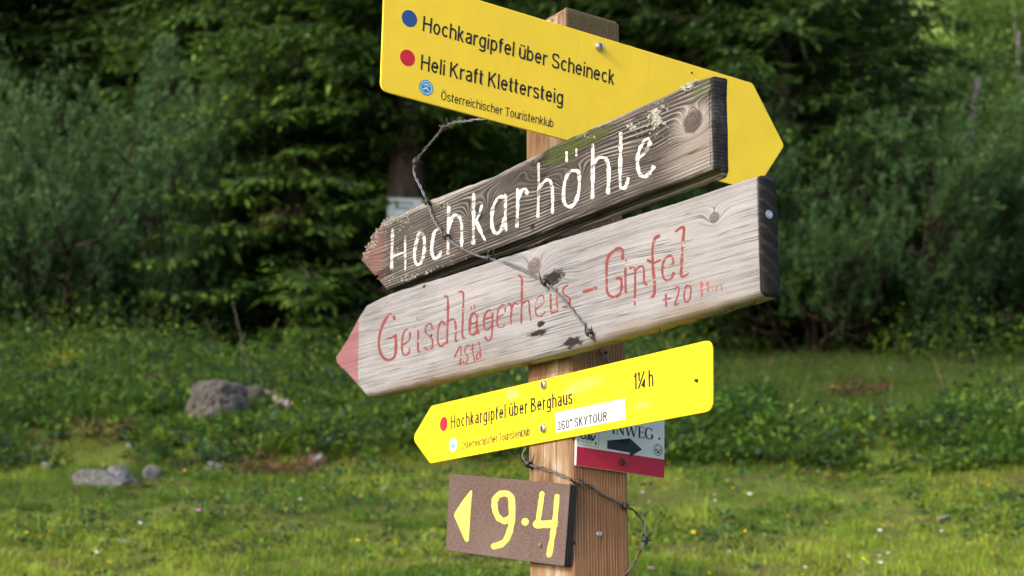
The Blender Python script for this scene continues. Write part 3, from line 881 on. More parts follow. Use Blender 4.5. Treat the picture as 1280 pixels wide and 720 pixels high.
# ------------------------------------------------------------------ flowers (each its own)
def flower_mesh(c, r0, h, petals=5):
    bm = bmesh.new()
    col = []
    for k in range(petals):
        a = 2 * math.pi * k / petals
        u = Vector((math.cos(a), math.sin(a), 0.35)); v = Vector((-math.sin(a), math.cos(a), 0))
        bm.faces.new([bm.verts.new(Vector((0, 0, h)) + q) for q in (u * 0.1 * r0, u * r0 * .7 - v * r0 * .5, u * r0 * 1.1, u * r0 * .7 + v * r0 * .5)])
    n = len(bm.verts)
    for k in range(3):
        a = 2 * math.pi * k / 3; b = 2 * math.pi * (k + 1) / 3
        bm.faces.new([bm.verts.new((math.cos(t) * .0012, math.sin(t) * .0012, z)) for t, z in ((a, 0), (b, 0), (b, h), (a, h))])
    me = bpy.data.meshes.new('flower'); bm.to_mesh(me); bm.free()
    return me, n
def flowers(name, c, r0, h, n, label, group, seed, px=None, petals=5):
    k = NT(name + '_petals')
    P = k.coord()
    x, y, z = k.sep(P)
    m = k.done(k.bsdf(k.mix(k.mapr(z, h * .9, h * .95), (0.06, 0.11, 0.025), c), 0.6))
    me, _ = flower_mesh(c, r0, h, petals)
    me.materials.append(m)
    r = np.random.default_rng(seed)
    pts = [ground_hit(*p) for p in (px or [])]
    while len(pts) < n:
        yv = 7.4 + 9.5 * r.random() ** 1.5; x = (r.random() * 2 - 1) * 0.275 * yv
        if fbm(x * .9, yv * .9, seed) < r.uniform(.35, .6): continue
        pts.append(np.array([x, yv, terrain(x, yv)]))
    for p in pts:
        o = bpy.data.objects.new(name, me); COL.objects.link(o)
        o.location = (p[0], p[1], p[2]); s = r.uniform(.7, 1.3); o.scale = (s, s, r.uniform(.6, 1.2))
        o.rotation_euler = (r.normal() * .25 + 0.25, r.normal() * .25, r.uniform(0, 6.28))
        tag(o, label, 'flower', group)
ypx = [(130, 650), (42, 688), (52, 692), (60, 678), (32, 680), (240, 668), (225, 690), (285, 650), (306, 653), (320, 655), (420, 635), (432, 636), (440, 633), (448, 636), (452, 636), (232, 598), (383, 572), (205, 556), (452, 690), (226, 697), (130, 717), (348, 683), (1020, 613), (1075, 618), (1028, 578), (932, 628), (860, 577), (1102, 555), (1200, 541), (1235, 716), (1225, 698), (905, 620), (985, 665), (1020, 668), (1190, 628)]
flowers('yellow_flower', (0.80, 0.55, 0.02), 0.0095, 0.07, 190, 'small yellow meadow flower in the grass', 'yellow meadow flowers', 41, ypx)
wpx = [(230, 595), (256, 577), (383, 512), (367, 552), (195, 640), (120, 705), (1193, 547), (1240, 540), (1195, 565), (1037, 596), (890, 654), (905, 665), (960, 694), (1095, 684), (1228, 648), (1110, 690), (218, 715), (516, 700), (476, 700), (1082, 446), (1118, 472), (1202, 480)]
flowers('white_flower', (0.66, 0.66, 0.62), 0.0085, 0.065, 170, 'small white meadow flower in the grass', 'white meadow flowers', 43, wpx)
ppx = [(246, 660), (341, 658), (1047, 604), (1013, 600), (1148, 588)]
flowers('pink_flower', (0.50, 0.22, 0.45), 0.012, 0.07, 16, 'small pink-purple meadow flower in the grass', 'pink meadow flowers', 47, ppx)

# ------------------------------------------------------------------ frames on the post's faces
d0 = 2.6
PC = at(714, 560, d0)                                # near vertical edge of the post

class Frame:
    """a vertical plane at an angle, tilted in itself; local x along it to the viewer's right, y into it, z up"""
    def __init__(self, theta, off, origin_px, tilt=0.0, Q=None):
        a = math.radians(theta)
        h = np.array([math.cos(a), math.sin(a), 0.0])
        self.n = np.array([math.sin(a), -math.cos(a), 0.0])        # towards the viewer
        t = math.radians(tilt)
        up = np.array([0, 0, 1.0])
        self.ex = h * math.cos(t) + up * math.sin(t)
        self.ez = -h * math.sin(t) + up * math.cos(t)
        self.Q = (PC if Q is None else Q) + self.n * off
        self.O = self.hit(*origin_px)
        m = Matrix.Identity(4)
        for i in range(3):
            m[i][0] = self.ex[i]; m[i][1] = -self.n[i]; m[i][2] = self.ez[i]; m[i][3] = self.O[i]
        self.M = m
    def hit(self, px, py, off=0.0):
        r = ray(px, py)
        t = ((self.Q + self.n * off - CAM) @ self.n) / (r @ self.n)
        return CAM + r * t
    def loc(self, px, py):
        d = self.hit(px, py) - self.O
        return np.array([d @ self.ex, d @ self.ez])
    def locs(self, pts): return np.array([self.loc(*p) for p in pts])

def rounded(pts, r, seg=5):
    """round the corners of a polygon; r one radius or one per corner"""
    out = []
    n = len(pts)
    rs = [r] * n if not hasattr(r, '__len__') else r
    for i in range(n):
        p = np.array(pts[i]); a = np.array(pts[i - 1]); b = np.array(pts[(i + 1) % n])
        if rs[i] <= 0: out.append(p); continue
        u = unit(a - p); v = unit(b - p)
        ang = math.acos(np.clip(u @ v, -1, 1))
        d = min(rs[i] / math.tan(ang / 2), 0.45 * np.linalg.norm(a - p), 0.45 * np.linalg.norm(b - p))
        for s in np.linspace(0, 1, seg + 1):
            q0 = p + u * d; q1 = p + v * d
            out.append((1 - s) ** 2 * q0 + 2 * s * (1 - s) * p + s * s * q1)
    return np.array(out)

def resample(pts, step, jit=0.0):
    out = []
    n = len(pts)
    for i in range(n):
        a = np.array(pts[i]); b = np.array(pts[(i + 1) % n])
        k = max(1, int(np.linalg.norm(b - a) / step))
        for j in range(k): out.append(a + (b - a) * j / k)
    out = np.array(out)
    if jit > 0:
        nx = fbm(out[:, 0] * 40 + 9, out[:, 1] * 40, 21, 3) - 0.5
        nz = fbm(out[:, 0] * 40, out[:, 1] * 40 + 7, 33, 3) - 0.5
        out = out + np.stack([nx, nz], 1) * 2 * jit
    return out

def area2(p):
    x, z = p[:, 0], p[:, 1]
    return np.sum(x * np.roll(z, -1) - np.roll(x, -1) * z)

def slab(pts, prof, bottom=None, smooth=True):
    """a plate from an outline; prof = [(y, inset)...] from front to back; bottom(y) = extra z for points of the lower edge"""
    if area2(pts) < 0: pts = pts[::-1]
    d1 = unit(pts - np.roll(pts, 1, 0)); d2 = unit(np.roll(pts, -1, 0) - pts)
    nrm = unit(np.stack([d1[:, 1] + d2[:, 1], -(d1[:, 0] + d2[:, 0])], 1))   # outwards for counter-clockwise
    n = len(pts)
    V = []; low = nrm[:, 1] < -0.8
    for (y, ins) in prof:
        q = pts - nrm * ins
        z = q[:, 1].copy()
        if bottom is not None: z[low] += bottom(y)
        V.append(np.stack([q[:, 0], np.full(n, y), z], 1))
    bm = bmesh.new()
    vs = [[bm.verts.new(v) for v in ring] for ring in V]
    for a, b in zip(vs[:-1], vs[1:]):
        for i in range(n):
            f = bm.faces.new((a[i], b[i], b[(i + 1) % n], a[(i + 1) % n])); f.smooth = smooth
    f0 = bm.faces.new(vs[0]); f1 = bm.faces.new(vs[-1][::-1])
    bmesh.ops.triangulate(bm, faces=[f0, f1])
    bmesh.ops.recalc_face_normals(bm, faces=bm.faces)
    me = bpy.data.meshes.new('slab')
    bm.to_mesh(me); bm.free()
    return me

def flat(polys, name='flat'):
    """printed shapes: list of (outline, y)"""
    bm = bmesh.new()
    for pts, y in polys:
        if area2(pts) < 0: pts = pts[::-1]
        f = bm.faces.new([bm.verts.new((p[0], y, p[1])) for p in pts])
        bmesh.ops.triangulate(bm, faces=[f])
    me = bpy.data.meshes.new(name)
    bm.to_mesh(me); bm.free()
    return me

def ring_poly(c, ux, uz, r0, r1, n=28):
    """quads of an annulus, as separate outlines"""
    out = []
    for i in range(n):
        a, b = 2 * math.pi * i / n, 2 * math.pi * (i + 1) / n
        q = []
        for r, t in ((r0, a), (r1, a), (r1, b), (r0, b)):
            q.append((c[0] + ux * r * math.cos(t), c[1] + uz * r * math.sin(t)))
        out.append(np.array(q))
    return out

def disc(c, rx, rz, n=28):
    return np.array([(c[0] + rx * math.cos(2 * math.pi * i / n), c[1] + rz * math.sin(2 * math.pi * i / n)) for i in range(n)])

PROF = [(-1, 0), (-0.92, 0.75), (-0.7, 1), (0, 1.04), (0.7, 1), (0.92, 0.75), (1, 0)]

def brush(frame, strokes, org, sc, height=0.0006, wobble=0.10, wmul=1.0, seed=1):
    """hand painted strokes: points read off the photograph, laid on the board as a thin raised coat"""
    V = []; F = []
    r = np.random.default_rng(seed)
    for pts, w in strokes:
        px = np.array([(org[0] + p[0] / sc, org[1] + p[1] / sc) for p in pts])
        c = catmull(px)
        w = w / sc / 2 * wmul
        tn = unit(np.gradient(c, axis=0))
        nn = np.stack([-tn[:, 1], tn[:, 0]], 1)
        c = np.vstack([c[0] - tn[0] * w * 0.9, c[0] - tn[0] * w * 0.55, c, c[-1] + tn[-1] * w * 0.55, c[-1] + tn[-1] * w * 0.9])
        nn = np.vstack([nn[0], nn[0], nn, nn[-1], nn[-1]])
        ww = w * (1 + wobble * 2 * (vnoise(np.arange(len(c)) * 0.45, np.full(len(c), r.random() * 50), seed) - 0.5))
        ww[0] *= 0.3; ww[1] *= 0.8; ww[-1] *= 0.3; ww[-2] *= 0.8
        hgt = height * r.uniform(0.8, 1.25)
        b = len(V)
        for i in range(len(c)):
            for s, hh in PROF:
                l = frame.loc(*(c[i] + nn[i] * ww[i] * s))
                V.append((l[0], 0.0003 - hgt * hh, l[1]))
        m = len(PROF)
        for i in range(len(c) - 1):
            for j in range(m - 1):
                q = b + i * m + j
                F.append((q, q + 1, q + m + 1, q + m))
    me = np_mesh('brush', np.array(V), [np.array(F)], smooth=True)
    bm = bmesh.new(); bm.from_mesh(me)
    bmesh.ops.recalc_face_normals(bm, faces=bm.faces)
    bm.to_mesh(me); bm.free()
    return me

def _arc(cx, cy, rx, ry, a0, a1, n=12):
    return [(cx + rx * math.cos(math.radians(a0 + (a1 - a0) * i / n)), cy + ry * math.sin(math.radians(a0 + (a1 - a0) * i / n))) for i in range(n + 1)]

def glyph(ch, h):
    """narrow single-weight sign lettering: (width, centre lines); h = half the stroke"""
    X = 0.74; w = 0.50; l = h; r = w - h; cx = w / 2; cy = X / 2; rx = cx - h; ry = cy - h; t = 1 - h
    bowl = _arc(cx, cy, rx, ry, 0, 360, 26)
    def ess(W, H): return [tuple(p) for p in catmull([(W - h - .01, .77 * H), (W * .74, .955 * H - h * .5), (W * .5, H - h), (W * .2, .94 * H - h * .4), (h + .01, .755 * H), (W * .2, .60 * H), (W * .55, .50 * H), (W * .83, .40 * H), (W - h, .245 * H), (W * .8, .07 * H + h * .5), (W * .5, h), (W * .23, .06 * H + h * .5), (h, .24 * H)], 4)]
    arch = _arc(cx, X - h - rx * 1.15, rx, rx * 1.15, 180, 0, 12) + [(r, 0)]
    G = {
     'H': (.62, [[(h, 0), (h, 1)], [(.62 - h, 0), (.62 - h, 1)], [(h, .53), (.62 - h, .53)]]),
     'K': (.60, [[(h, 0), (h, 1)], [(.58 - h, 1), (h, .40)], [(.22, .56), (.60 - h, 0)]]),
     'T': (.56, [[(0, t), (.56, t)], [(.28, 0), (.28, t)]]),
     'S': (.58, [ess(.58, 1)]), 's': (.44, [ess(.44, X)]),
     'B': (.60, [[(h, 0), (h, 1)], [(h, t), (.34, t)] + _arc(.34, .765, .60 - .08 - h - .34, .235 - h, 90, -90) + [(h, .53)], [(h, .53), (.34, .53)] + _arc(.34, .265, .60 - h - .34, .265 - h, 90, -90) + [(h, h)]]),
     'O': (.66, [_arc(.33, .5, .33 - h, .5 - h, 0, 360, 30)]), 'Y': (.58, [[(0.03, 1), (.29, .42), (.55, 1)], [(.29, 0), (.29, .44)]]),
     'U': (.62, [[(h, 1), (h, .31)] + _arc(.31, .31, .31 - h, .31 - h, 180, 360) + [(.62 - h, 1)]]),
     'R': (.60, [[(h, 0), (h, 1)], [(h, t), (.33, t)] + _arc(.33, .745, .60 - .03 - h - .33, .255 - h, 90, -90) + [(h, .49)], [(.32, .49), (.60 - h, 0)]]),
     'o': (w, [bowl]), 'c': (.45, [_arc(cx, cy, rx, ry, 42, 318, 22)]),
     'e': (w, [[(l, cy + .02), (r, cy + .02)] + _arc(cx, cy, rx, ry, 4, 322, 24)]),
     'b': (w, [[(l, 0), (l, 1)], bowl]), 'd': (w, [[(r, 0), (r, 1)], bowl]), 'p': (w, [[(l, -.27), (l, X)], bowl]),
     'g': (w, [bowl, [(r, X), (r, -.06)] + _arc(cx, -.08, rx, .19 - h, 0, -160, 12)]),
     'a': (.47, [_arc(.24, X - .2, .23 - h, .2 - h, 160, 0, 10) + [(.47 - h, 0)], [(.47 - h, .46), (.30, .43)] + _arc(.23, .215, .23 - h, .215 - h, 95, 300, 14) + [(.47 - h, .2)]]),
     'h': (.47, [[(l, 0), (l, 1)], arch]), 'n': (.47, [[(l, 0), (l, X)], arch]),
     'u': (.47, [[(l, X), (l, h + rx * 1.15)] + _arc(cx, h + rx * 1.15, rx, rx * 1.15, 180, 360, 12) + [(r, h + rx)], [(r, 0), (r, X)]]),
     'i': (2 * h, [[(h, 0), (h, X)], [(h, .88), (h, 1)]]), 'l': (2 * h, [[(h, 0), (h, 1)]]),
     'k': (.45, [[(l, 0), (l, 1)], [(.43 - h, X), (l, .28)], [(.17, .42), (.46 - h, 0)]]),
     'r': (.31, [[(l, 0), (l, X)], _arc(.31, X - .27, .31 - h, .27 - h, 180, 85, 8)]),
     'f': (.30, [[(.12, 0), (.12, .82)] + _arc(.27, .82, .15, .18 - h, 180, 90, 8), [(0, X - h), (.29, X - h)]]),
     't': (.28, [[(.11, .96), (.11, .15)] + _arc(.24, .15, .13, .15 - h, 180, 275, 8), [(0, X - h), (.28, X - h)]]),
     '1': (.30, [[(.30 - h, 0), (.30 - h, 1)], [(.30 - h, .97), (.16, .82), (.0, .78)]]),
     '3': (.54, [_arc(.27, .755, .25 - h, .245 - h, 150, -80, 14), _arc(.27, .265, .27 - h, .265 - h, 80, -150, 14)]),
     '6': (.56, [_arc(.28, .31, .28 - h, .31 - h, 0, 360, 26), [tuple(p) for p in catmull([(.52, .80), (.44, .94), (.30, 1 - h), (.14, .90), (.07, .68), (h, .36)], 4)]]),
     '0': (.56, [_arc(.28, .5, .28 - h, .5 - h, 0, 360, 30)]),
     '°': (.28, [_arc(.14, .86, .10, .10, 0, 360, 16)]),
     '¼': (.80, [[(.17, .45), (.17, 1)], [(.17, .98), (.02, .84)], [(.08, 0), (.72, 1)], [(.68, 0), (.68, .5), (.46, .15), (.80, .15)]]),
    }
    if ch in 'üÖ':
        W_, st = G['u' if ch == 'ü' else 'O']
        top = (.84, .96) if ch == 'ü' else (1.08, 1.2)
        return W_, st + [[(W_ * .3, top[0]), (W_ * .3, top[1])], [(W_ * .72, top[0]), (W_ * .72, top[1])]]
    return G[ch]

def text_mesh(body, frame, p0, p1, capx, y, stroke=0.125, thin=1.0):
    """printed line: baseline from p0 to p1 (pixels of the photograph), capx = the cap top above p0"""
    h = stroke / 2
    lines = []; X = 0.0
    for ch in body:
        if ch == ' ': X += 0.26; continue
        W_, st = glyph(ch, h)
        lines += [[(X + px_, z_) for px_, z_ in s] for s in st]
        X += W_ + 0.105
    X -= 0.105
    a = frame.loc(*p0); b = frame.loc(*p1); c = frame.loc(*capx)
    ux = b - a; Wd = np.linalg.norm(ux); ux = ux / Wd
    uz = np.array([-ux[1], ux[0]])
    H = (c - a) @ uz
    V = []; F = []
    for i, s in enumerate(lines):
        q = np.array(s, float)
        q = np.stack([q[:, 0] / X * Wd, q[:, 1] * H], 1)
        tn = unit(np.gradient(q, axis=0))
        nn = np.stack([-tn[:, 1], tn[:, 0] * thin], 1) * h * H
        # mitre the sharp corners
        e = unit(np.diff(q, axis=0))
        for k in range(1, len(q) - 1):
            d_ = max(0.35, math.sqrt(max(0.0, (1 + float(e[k - 1] @ e[k])) / 2)))
            nn[k] = nn[k] / d_
        n = len(V)
        yy = y - 0.0001 - 0.00001 * (i % 12)
        for p, m in zip(q, nn):
            for u in (p + m, p - m):
                L = a + u[0] * ux + u[1] * uz
                V.append((L[0], yy, L[1]))
        for k in range(len(q) - 1):
            F.append((n + 2 * k, n + 2 * k + 1, n + 2 * k + 3, n + 2 * k + 2))
    return np_mesh('lettering', np.array(V), [np.array(F)])

def bolt_mesh(r, h, slot=True, hexa=False):
    bm = bmesh.new()
    seg = 6 if hexa else 20
    prof = [(r, 0), (r, -h * 0.55), (r * 0.88, -h * 0.85), (r * 0.55, -h), ]
    rings = []
    for rr, y in prof:
        rings.append([bm.verts.new((rr * math.cos(2 * math.pi * i / seg), y, rr * math.sin(2 * math.pi * i / seg))) for i in range(seg)])
    for a, b in zip(rings[:-1], rings[1:]):
        for i in range(seg):
            bm.faces.new((a[i], a[(i + 1) % seg], b[(i + 1) % seg], b[i]))
    bm.faces.new(rings[-1])
    bmesh.ops.recalc_face_normals(bm, faces=bm.faces)
    me = bpy.data.meshes.new('bolt'); bm.to_mesh(me); bm.free()
    return me

def slot_mesh(r, h):
    bm = bmesh.new()
    bmesh.ops.create_cube(bm, size=1.0)
    for v in bm.verts:
        v.co = Vector((v.co.x * r * 0.28, v.co.y * h * 0.2 - h, v.co.z * r * 1.15))
    me = bpy.data.meshes.new('slot'); bm.to_mesh(me); bm.free()
    return me

M_bolt = plain('zinc_bolt', (0.42, 0.43, 0.45), 0.38, 0.85, 0.25, 300)
M_rust = plain('rusty_steel', (0.09, 0.045, 0.025), 0.75, 0.3, 0.4, 300)
M_slot = plain('slot_dark', (0.03, 0.03, 0.035), 0.8)

def bolt(parent, frame, px, r, h=0.004, mat=None, slot=True, name='bolt', y=0.0, label=None):
    l = frame.loc(*px)
    o = link(name, bolt_mesh(r, h), mat or M_bolt, parent, (l[0], y, l[1]))
    if slot:
        s = link('slot', slot_mesh(r, h), M_slot, o)
        s.rotation_euler = (0, random.uniform(-0.5, 0.3), 0)
    return o

# ------------------------------------------------------------------ the post
stopsL = [(0.25, (0.09, 0.045, 0.022)), (0.42, (0.185, 0.108, 0.058)), (0.58, (0.25, 0.17, 0.105)), (0.78, (0.46, 0.40, 0.33))]
stopsR = [(0.2, (0.13, 0.06, 0.03)), (0.42, (0.22, 0.105, 0.052)), (0.6, (0.29, 0.15, 0.08)), (0.8, (0.42, 0.27, 0.18))]
M_postL = wood('weathered_post_face', lf=190, warp=0.004, stops=stopsL, axis='Z', crack=0.5, ringw=0.3, bump=0.5)
M_postR = wood('stained_post_face', lf=150, warp=0.002, stops=stopsR, axis='Z', crack=0.4, ringw=0.35, bump=0.6,
               moss=[(1.79, 0.045, 0.20, 0.075, 0.85)], mossc=(0.035, 0.035, 0.018))
FL = Frame(-56, 0.0, (714, 560))
FR = Frame(32, 0.0, (714, 560))
gz = float(terrain(PC[0], PC[1]))

def build_post():
    wl, wr = 0.104, 0.094
    lean = -0.0105
    eL = -FL.ex; eR = FR.ex
    base = np.array([PC[0], PC[1], gz])
    corners = [np.zeros(3), eR * wr, eR * wr + eL * wl, eL * wl]
    pts = []
    rr = 0.004
    loc = []
    for i in range(4):
        p = corners[i]; a = unit(corners[i - 1] - p); b = unit(corners[(i + 1) % 4] - p)
        loc += [p + a * rr, p + (a + b) * rr * 0.3, p + b * rr]
    cen = sum(corners) / 4
    zt = float(FL.hit(709, 5)[2]) - gz
    bm = bmesh.new()
    zs = list(np.linspace(-0.25, zt - 0.012, 40))
    rings = []
    for z in zs:
        rings.append([bm.verts.new(np.append((c + FL.ex * lean * (z + gz - PC[2]))[:2], z)) for c in loc])
    for sh, dz in ((0.02, -0.006), (0.07, -0.0015), (0.16, 0.0)):       # worn, rounded head
        r = []
        for q_, c in enumerate(loc):
            q = cen + (c - cen) * (1 - sh) + FL.ex * lean * (zt + gz - PC[2])
            wear = 0.004 * (vnoise(np.array(q_ * 1.7), np.array(3.0), 5) - .5) - (0.005 if 3 <= q_ <= 5 else 0) - (0.007 if q_ > 8 else 0)
            r.append(bm.verts.new((q[0], q[1], zt + dz + wear)))
        rings.append(r)
    n = len(loc)
    for k, (a, b) in enumerate(zip(rings[:-1], rings[1:])):
        for i in range(n):
            f = bm.faces.new((a[i], a[(i + 1) % n], b[(i + 1) % n], b[i]))
            f.material_index = 1 if i in (1, 2) else 0
    bm.faces.new(rings[-1])
    bmesh.ops.recalc_face_normals(bm, faces=bm.faces)
    me = bpy.data.meshes.new('post')
    bm.to_mesh(me); bm.free()
    # rotate into the post's own axes so the grain runs with its faces
    o = link('signpost', me, None)
    me.materials.append(M_postL); me.materials.append(M_postR)
    ang = math.radians(32)
    R = Matrix.Rotation(-ang, 4, 'Z')
    me.transform(R)
    o.matrix_world = Matrix.Translation(base) @ Matrix.Rotation(ang, 4, 'Z')
    tag(o, 'square weathered brown timber post carrying all the trail signs', 'post')
    inv = o.matrix_world.inverted()
    for (fr, px, r, mat) in ((FR, (748.5, 668), 0.0045, M_bolt), (FR, (757, 441), 0.002, M_rust), (FR, (716, 678), 0.003, M_rust)):
        b = link('nail', bolt_mesh(r, 0.003), mat, o)
        m = fr.M.copy()
        h = fr.hit(*px)
        for i in range(3): m[i][3] = h[i]
        b.matrix_world = m
        b.matrix_parent_inverse = inv
        b.matrix_basis = m
    return o
build_post()

# ------------------------------------------------------------------ big yellow plate on the right face
def yellow(name, c, scuffs=(), specks=True):
    k = NT(name)
    P = k.coord()
    x, y, z = k.sep(P)
    n = k.noise(P, 14, 4)
    col = k.mix(k.mapr(n, 0.3, 0.7), tuple(q * 0.96 for q in c), tuple(min(1, q * 1.03) for q in c))
    for sx_, sz_, wx, wz, st in scuffs:
        dx = k.math('DIVIDE', k.sub(x, sx_), wx); dz = k.math('DIVIDE', k.sub(z, sz_), wz)
        r = k.math('SQRT', k.add(k.mul(dx, dx), k.mul(dz, dz)))
        m = k.mapr(k.add(r, k.mul(k.sub(k.noise(P, 90, 4, 0.7), 0.5), 2.4)), 0.4, 1.0, st, 0)
        col = k.mix(m, col, (0.86, 0.82, 0.35))
    run = k.mul(k.mapr(k.noise(k.vmul(P, (130, 10, 3)), 1.0, 3, 0.6), 0.56, 0.75), k.mapr(k.noise(P, 6, 3), 0.4, 0.7, 0, 0.28))
    col = k.mix(run, col, tuple(q * 0.55 for q in c))
    dirt = k.mapr(k.noise(k.vmul(P, (260, 260, 200)), 1.0, 1), 0.80, 0.84)
    streak = k.mapr(k.noise(k.vmul(P, (90, 10, 6)), 1.0, 3), 0.62, 0.8, 0, 0.12)
    col = k.mix(dirt, col, (0.12, 0.08, 0.02))
    col = k.mix(streak, col, (0.45, 0.36, 0.08))
    rg = k.mapr(k.noise(P, 30, 4), 0.3, 0.7, 0.42, 0.62)
    return k.done(k.bsdf(col, rg, k.bump(k.noise(P, 12, 3), 0.25, 0.004), spec=0.3))

M_ink = plain('black_print', (0.016, 0.013, 0.012), 0.5, var=0.3, scale=200)
M_inkg = plain('faded_print', (0.06, 0.05, 0.02), 0.6, var=0.3, scale=200)
M_bluedot = plain('blue_print', (0.025, 0.075, 0.27), 0.45, var=0.06)
M_reddot = plain('red_print', (0.55, 0.015, 0.03), 0.45, var=0.06)
M_cyan = plain('cyan_print', (0.10, 0.42, 0.66), 0.45, var=0.08)
M_cyand = plain('blue_badge_print', (0.03, 0.17, 0.36), 0.45, var=0.08)
M_whitep = plain('white_print', (0.75, 0.77, 0.8), 0.45, var=0.04)

def badge(parent, frame, c, rpx, y0, mats, name='emblem'):
    """round club badge: ring, field, peak and roof"""
    cl = frame.loc(*c)
    rx = abs(frame.loc(c[0] + rpx[0], c[1])[0] - cl[0]) if rpx[0] else 0
    rz = abs(frame.loc(c[0], c[1] - rpx[1])[1] - cl[1])
    r = rz
    base = link(name, flat([(disc(cl, r, r), y0)]), mats[0], parent)
    rp = [(q, y0 - 0.00006) for q in ring_poly(cl, 1, 1, r * 0.90, r * 0.99)] + [(q, y0 - 0.00006) for q in ring_poly(cl, 1, 1, r * 0.62, r * 0.68)]
    link('ring', flat(rp), mats[1], base)
    tk = []
    for i in range(26):                                    # ticks where the tiny lettering runs round
        a = 2 * math.pi * i / 26
        u = np.array([math.cos(a), math.sin(a)]); v = np.array([-u[1], u[0]])
        if i % 7 == 5: continue
        tk.append((np.array([cl + u * r * .73 - v * r * .05, cl + u * r * .73 + v * r * .05, cl + u * r * .84 + v * r * .05, cl + u * r * .84 - v * r * .05]), y0 - 0.0001))
    link('rim_marks', flat(tk), mats[2], base)
    g = lambda pts: np.array([cl + np.array(p) * r for p in pts])
    link('mountain', flat([(g([(-.5, .25), (-.25, .02), (0, .2), (.25, .02), (.5, .25), (.55, -.1), (.3, -.45), (0, -.58), (-.3, -.45), (-.55, -.1)]), y0 - 0.00012)]), mats[1], base)
    link('snow', flat([(g([(-.42, -.22), (0, .06), (.42, -.22), (.36, -.36), (0, -.12), (-.36, -.36)]), y0 - 0.00018), (g([(-.2, .36), (.25, .36), (.25, .46), (-.2, .46)]), y0 - 0.00018)]), mats[3] if len(mats) > 3 else mats[2], base)
    return base

FT = Frame(32, 0.004, (707, 95), tilt=-4.5)
def build_top():
    pts = FT.locs([(481, -36), (941, 104), (980.5, 182), (944.5, 238.5), (475.5, 113)])
    pts = rounded(pts, [0.008, 0.008, 0.008, 0.008, 0.013])
    root = link('trail_sign', slab(pts, [(0.0, 0.0008), (0.0006, 0), (0.0024, 0), (0.003, 0.0008)]),
                yellow('yellow_enamel_plate', (0.88, 0.62, 0.035)))
    root.matrix_world = FT.M
    tag(root, 'large yellow metal arrow plate with two printed routes at the top of the post', 'trail sign')
    y = -0.00015
    for body, a, b, c, off in (('Hochkargipfel über Scheineck', (528.0, 38.6), (767.3, 106.3), (528.0, 19.2), 0.122),
                               ('Heli Kraft Klettersteig', (525.6, 87.0), (703.5, 131.5), (526.0, 67.8), 0.122),
                               ('Österreichischer Touristenklub', (551.0, 124.6), (691.5, 159.6), (551.2, 113.4), 0.10)):
        link('lettering', text_mesh(body, FT, a, b, c, y, off), M_ink, root)
    for c, r, m, nm in (((511.7, 23.2), 10.6, M_bluedot, 'blue_dot'), ((509.4, 72.4), 10.3, M_reddot, 'red_dot')):
        cl = FT.loc(*c)
        rz = abs(FT.loc(c[0], c[1] - r)[1] - cl[1])
        link(nm, flat([(disc(cl, rz, rz), y)]), m, root)
    badge(root, FT, (532.6, 109.6), (8.4, 9.8), y, (M_cyan, M_cyand, M_whitep))
    bolt(root, FT, (748.3, 59), 0.0062, 0.006)
    bolt(root, FT, (864.5, 91), 0.0016, 0.001, M_rust, False, 'rivet')
build_top()

# ------------------------------------------------------------------ lower yellow plate on the left face
FY = Frame(-56, 0.004, (714, 503))
def build_low():
    pts = FY.locs([(539, 507.3), (890, 424), (890.5, 513.5), (537.5, 579.3), (515, 548)])
    pts = rounded(pts, [0.006, 0.014, 0.014, 0.006, 0.012])
    l = lambda x, yy: FY.loc(x, yy)
    sc = [(*l(640, 492), 0.022, 0.012, 0.28), (*l(803, 506), 0.02, 0.006, 0.2), (*l(730, 480), 0.05, 0.012, 0.15), (*l(712, 490), 0.02, 0.008, 0.2)]
    root = link('trail_sign', slab(pts, [(0.0, 0.0008), (0.0006, 0), (0.0024, 0), (0.003, 0.0008)]),
                yellow('yellow_painted_plate', (0.80, 0.62, 0.006), sc))
    root.matrix_world = FY.M
    tag(root, 'narrow bright yellow metal arrow plate with a white sticker below the light wooden board', 'trail sign')
    y = -0.00015
    link('lettering', text_mesh('Hochkargipfel über Berghaus', FY, (563.2, 536.8), (715.8, 505.0), (563.2, 519.8), y, 0.165, 0.62), M_ink, root)
    link('lettering', text_mesh('1¼ h', FY, (792.5, 487.5), (816.6, 482.6), (792.3, 466.3), y, 0.15, 0.65), M_ink, root)
    link('lettering', text_mesh('Österreichischer Touristenklub', FY, (577.0, 562.3), (662.6, 544.4), (577.0, 551.5), y, 0.15, 0.6), M_inkg, root)
    cl = FY.loc(554.7, 530)
    rz = abs(FY.loc(554.7, 521)[1] - cl[1])
    link('red_dot', flat([(disc(cl, rz, rz), y)]), M_reddot, root)
    badge(root, FY, (566.5, 556), (5, 9), y, (M_whitep, M_cyan, M_cyan))
    st = slab(rounded(FY.locs([(694, 516), (781, 498), (782, 524), (695, 541)]), 0.001, 3), [(-0.0003, 0.0002), (-0.0001, 0)])
    so_ = link('sticker', st, plain('white_sticker', (0.60, 0.61, 0.63), 0.5, var=0.06, scale=40), root)
    link('lettering', text_mesh('360° SKYTOUR', FY, (697, 538.3), (759.5, 525.6), (697, 527.2), -0.0006, 0.165, 0.65), M_ink, so_)
    bolt(root, FY, (681, 481), 0.0062, 0.005)
    bolt(root, FY, (680.6, 535.6), 0.0062, 0.005)
    bolt(root, FY, (871.5, 475.6), 0.0024, 0.004, M_rust, False, 'screw')
build_low()

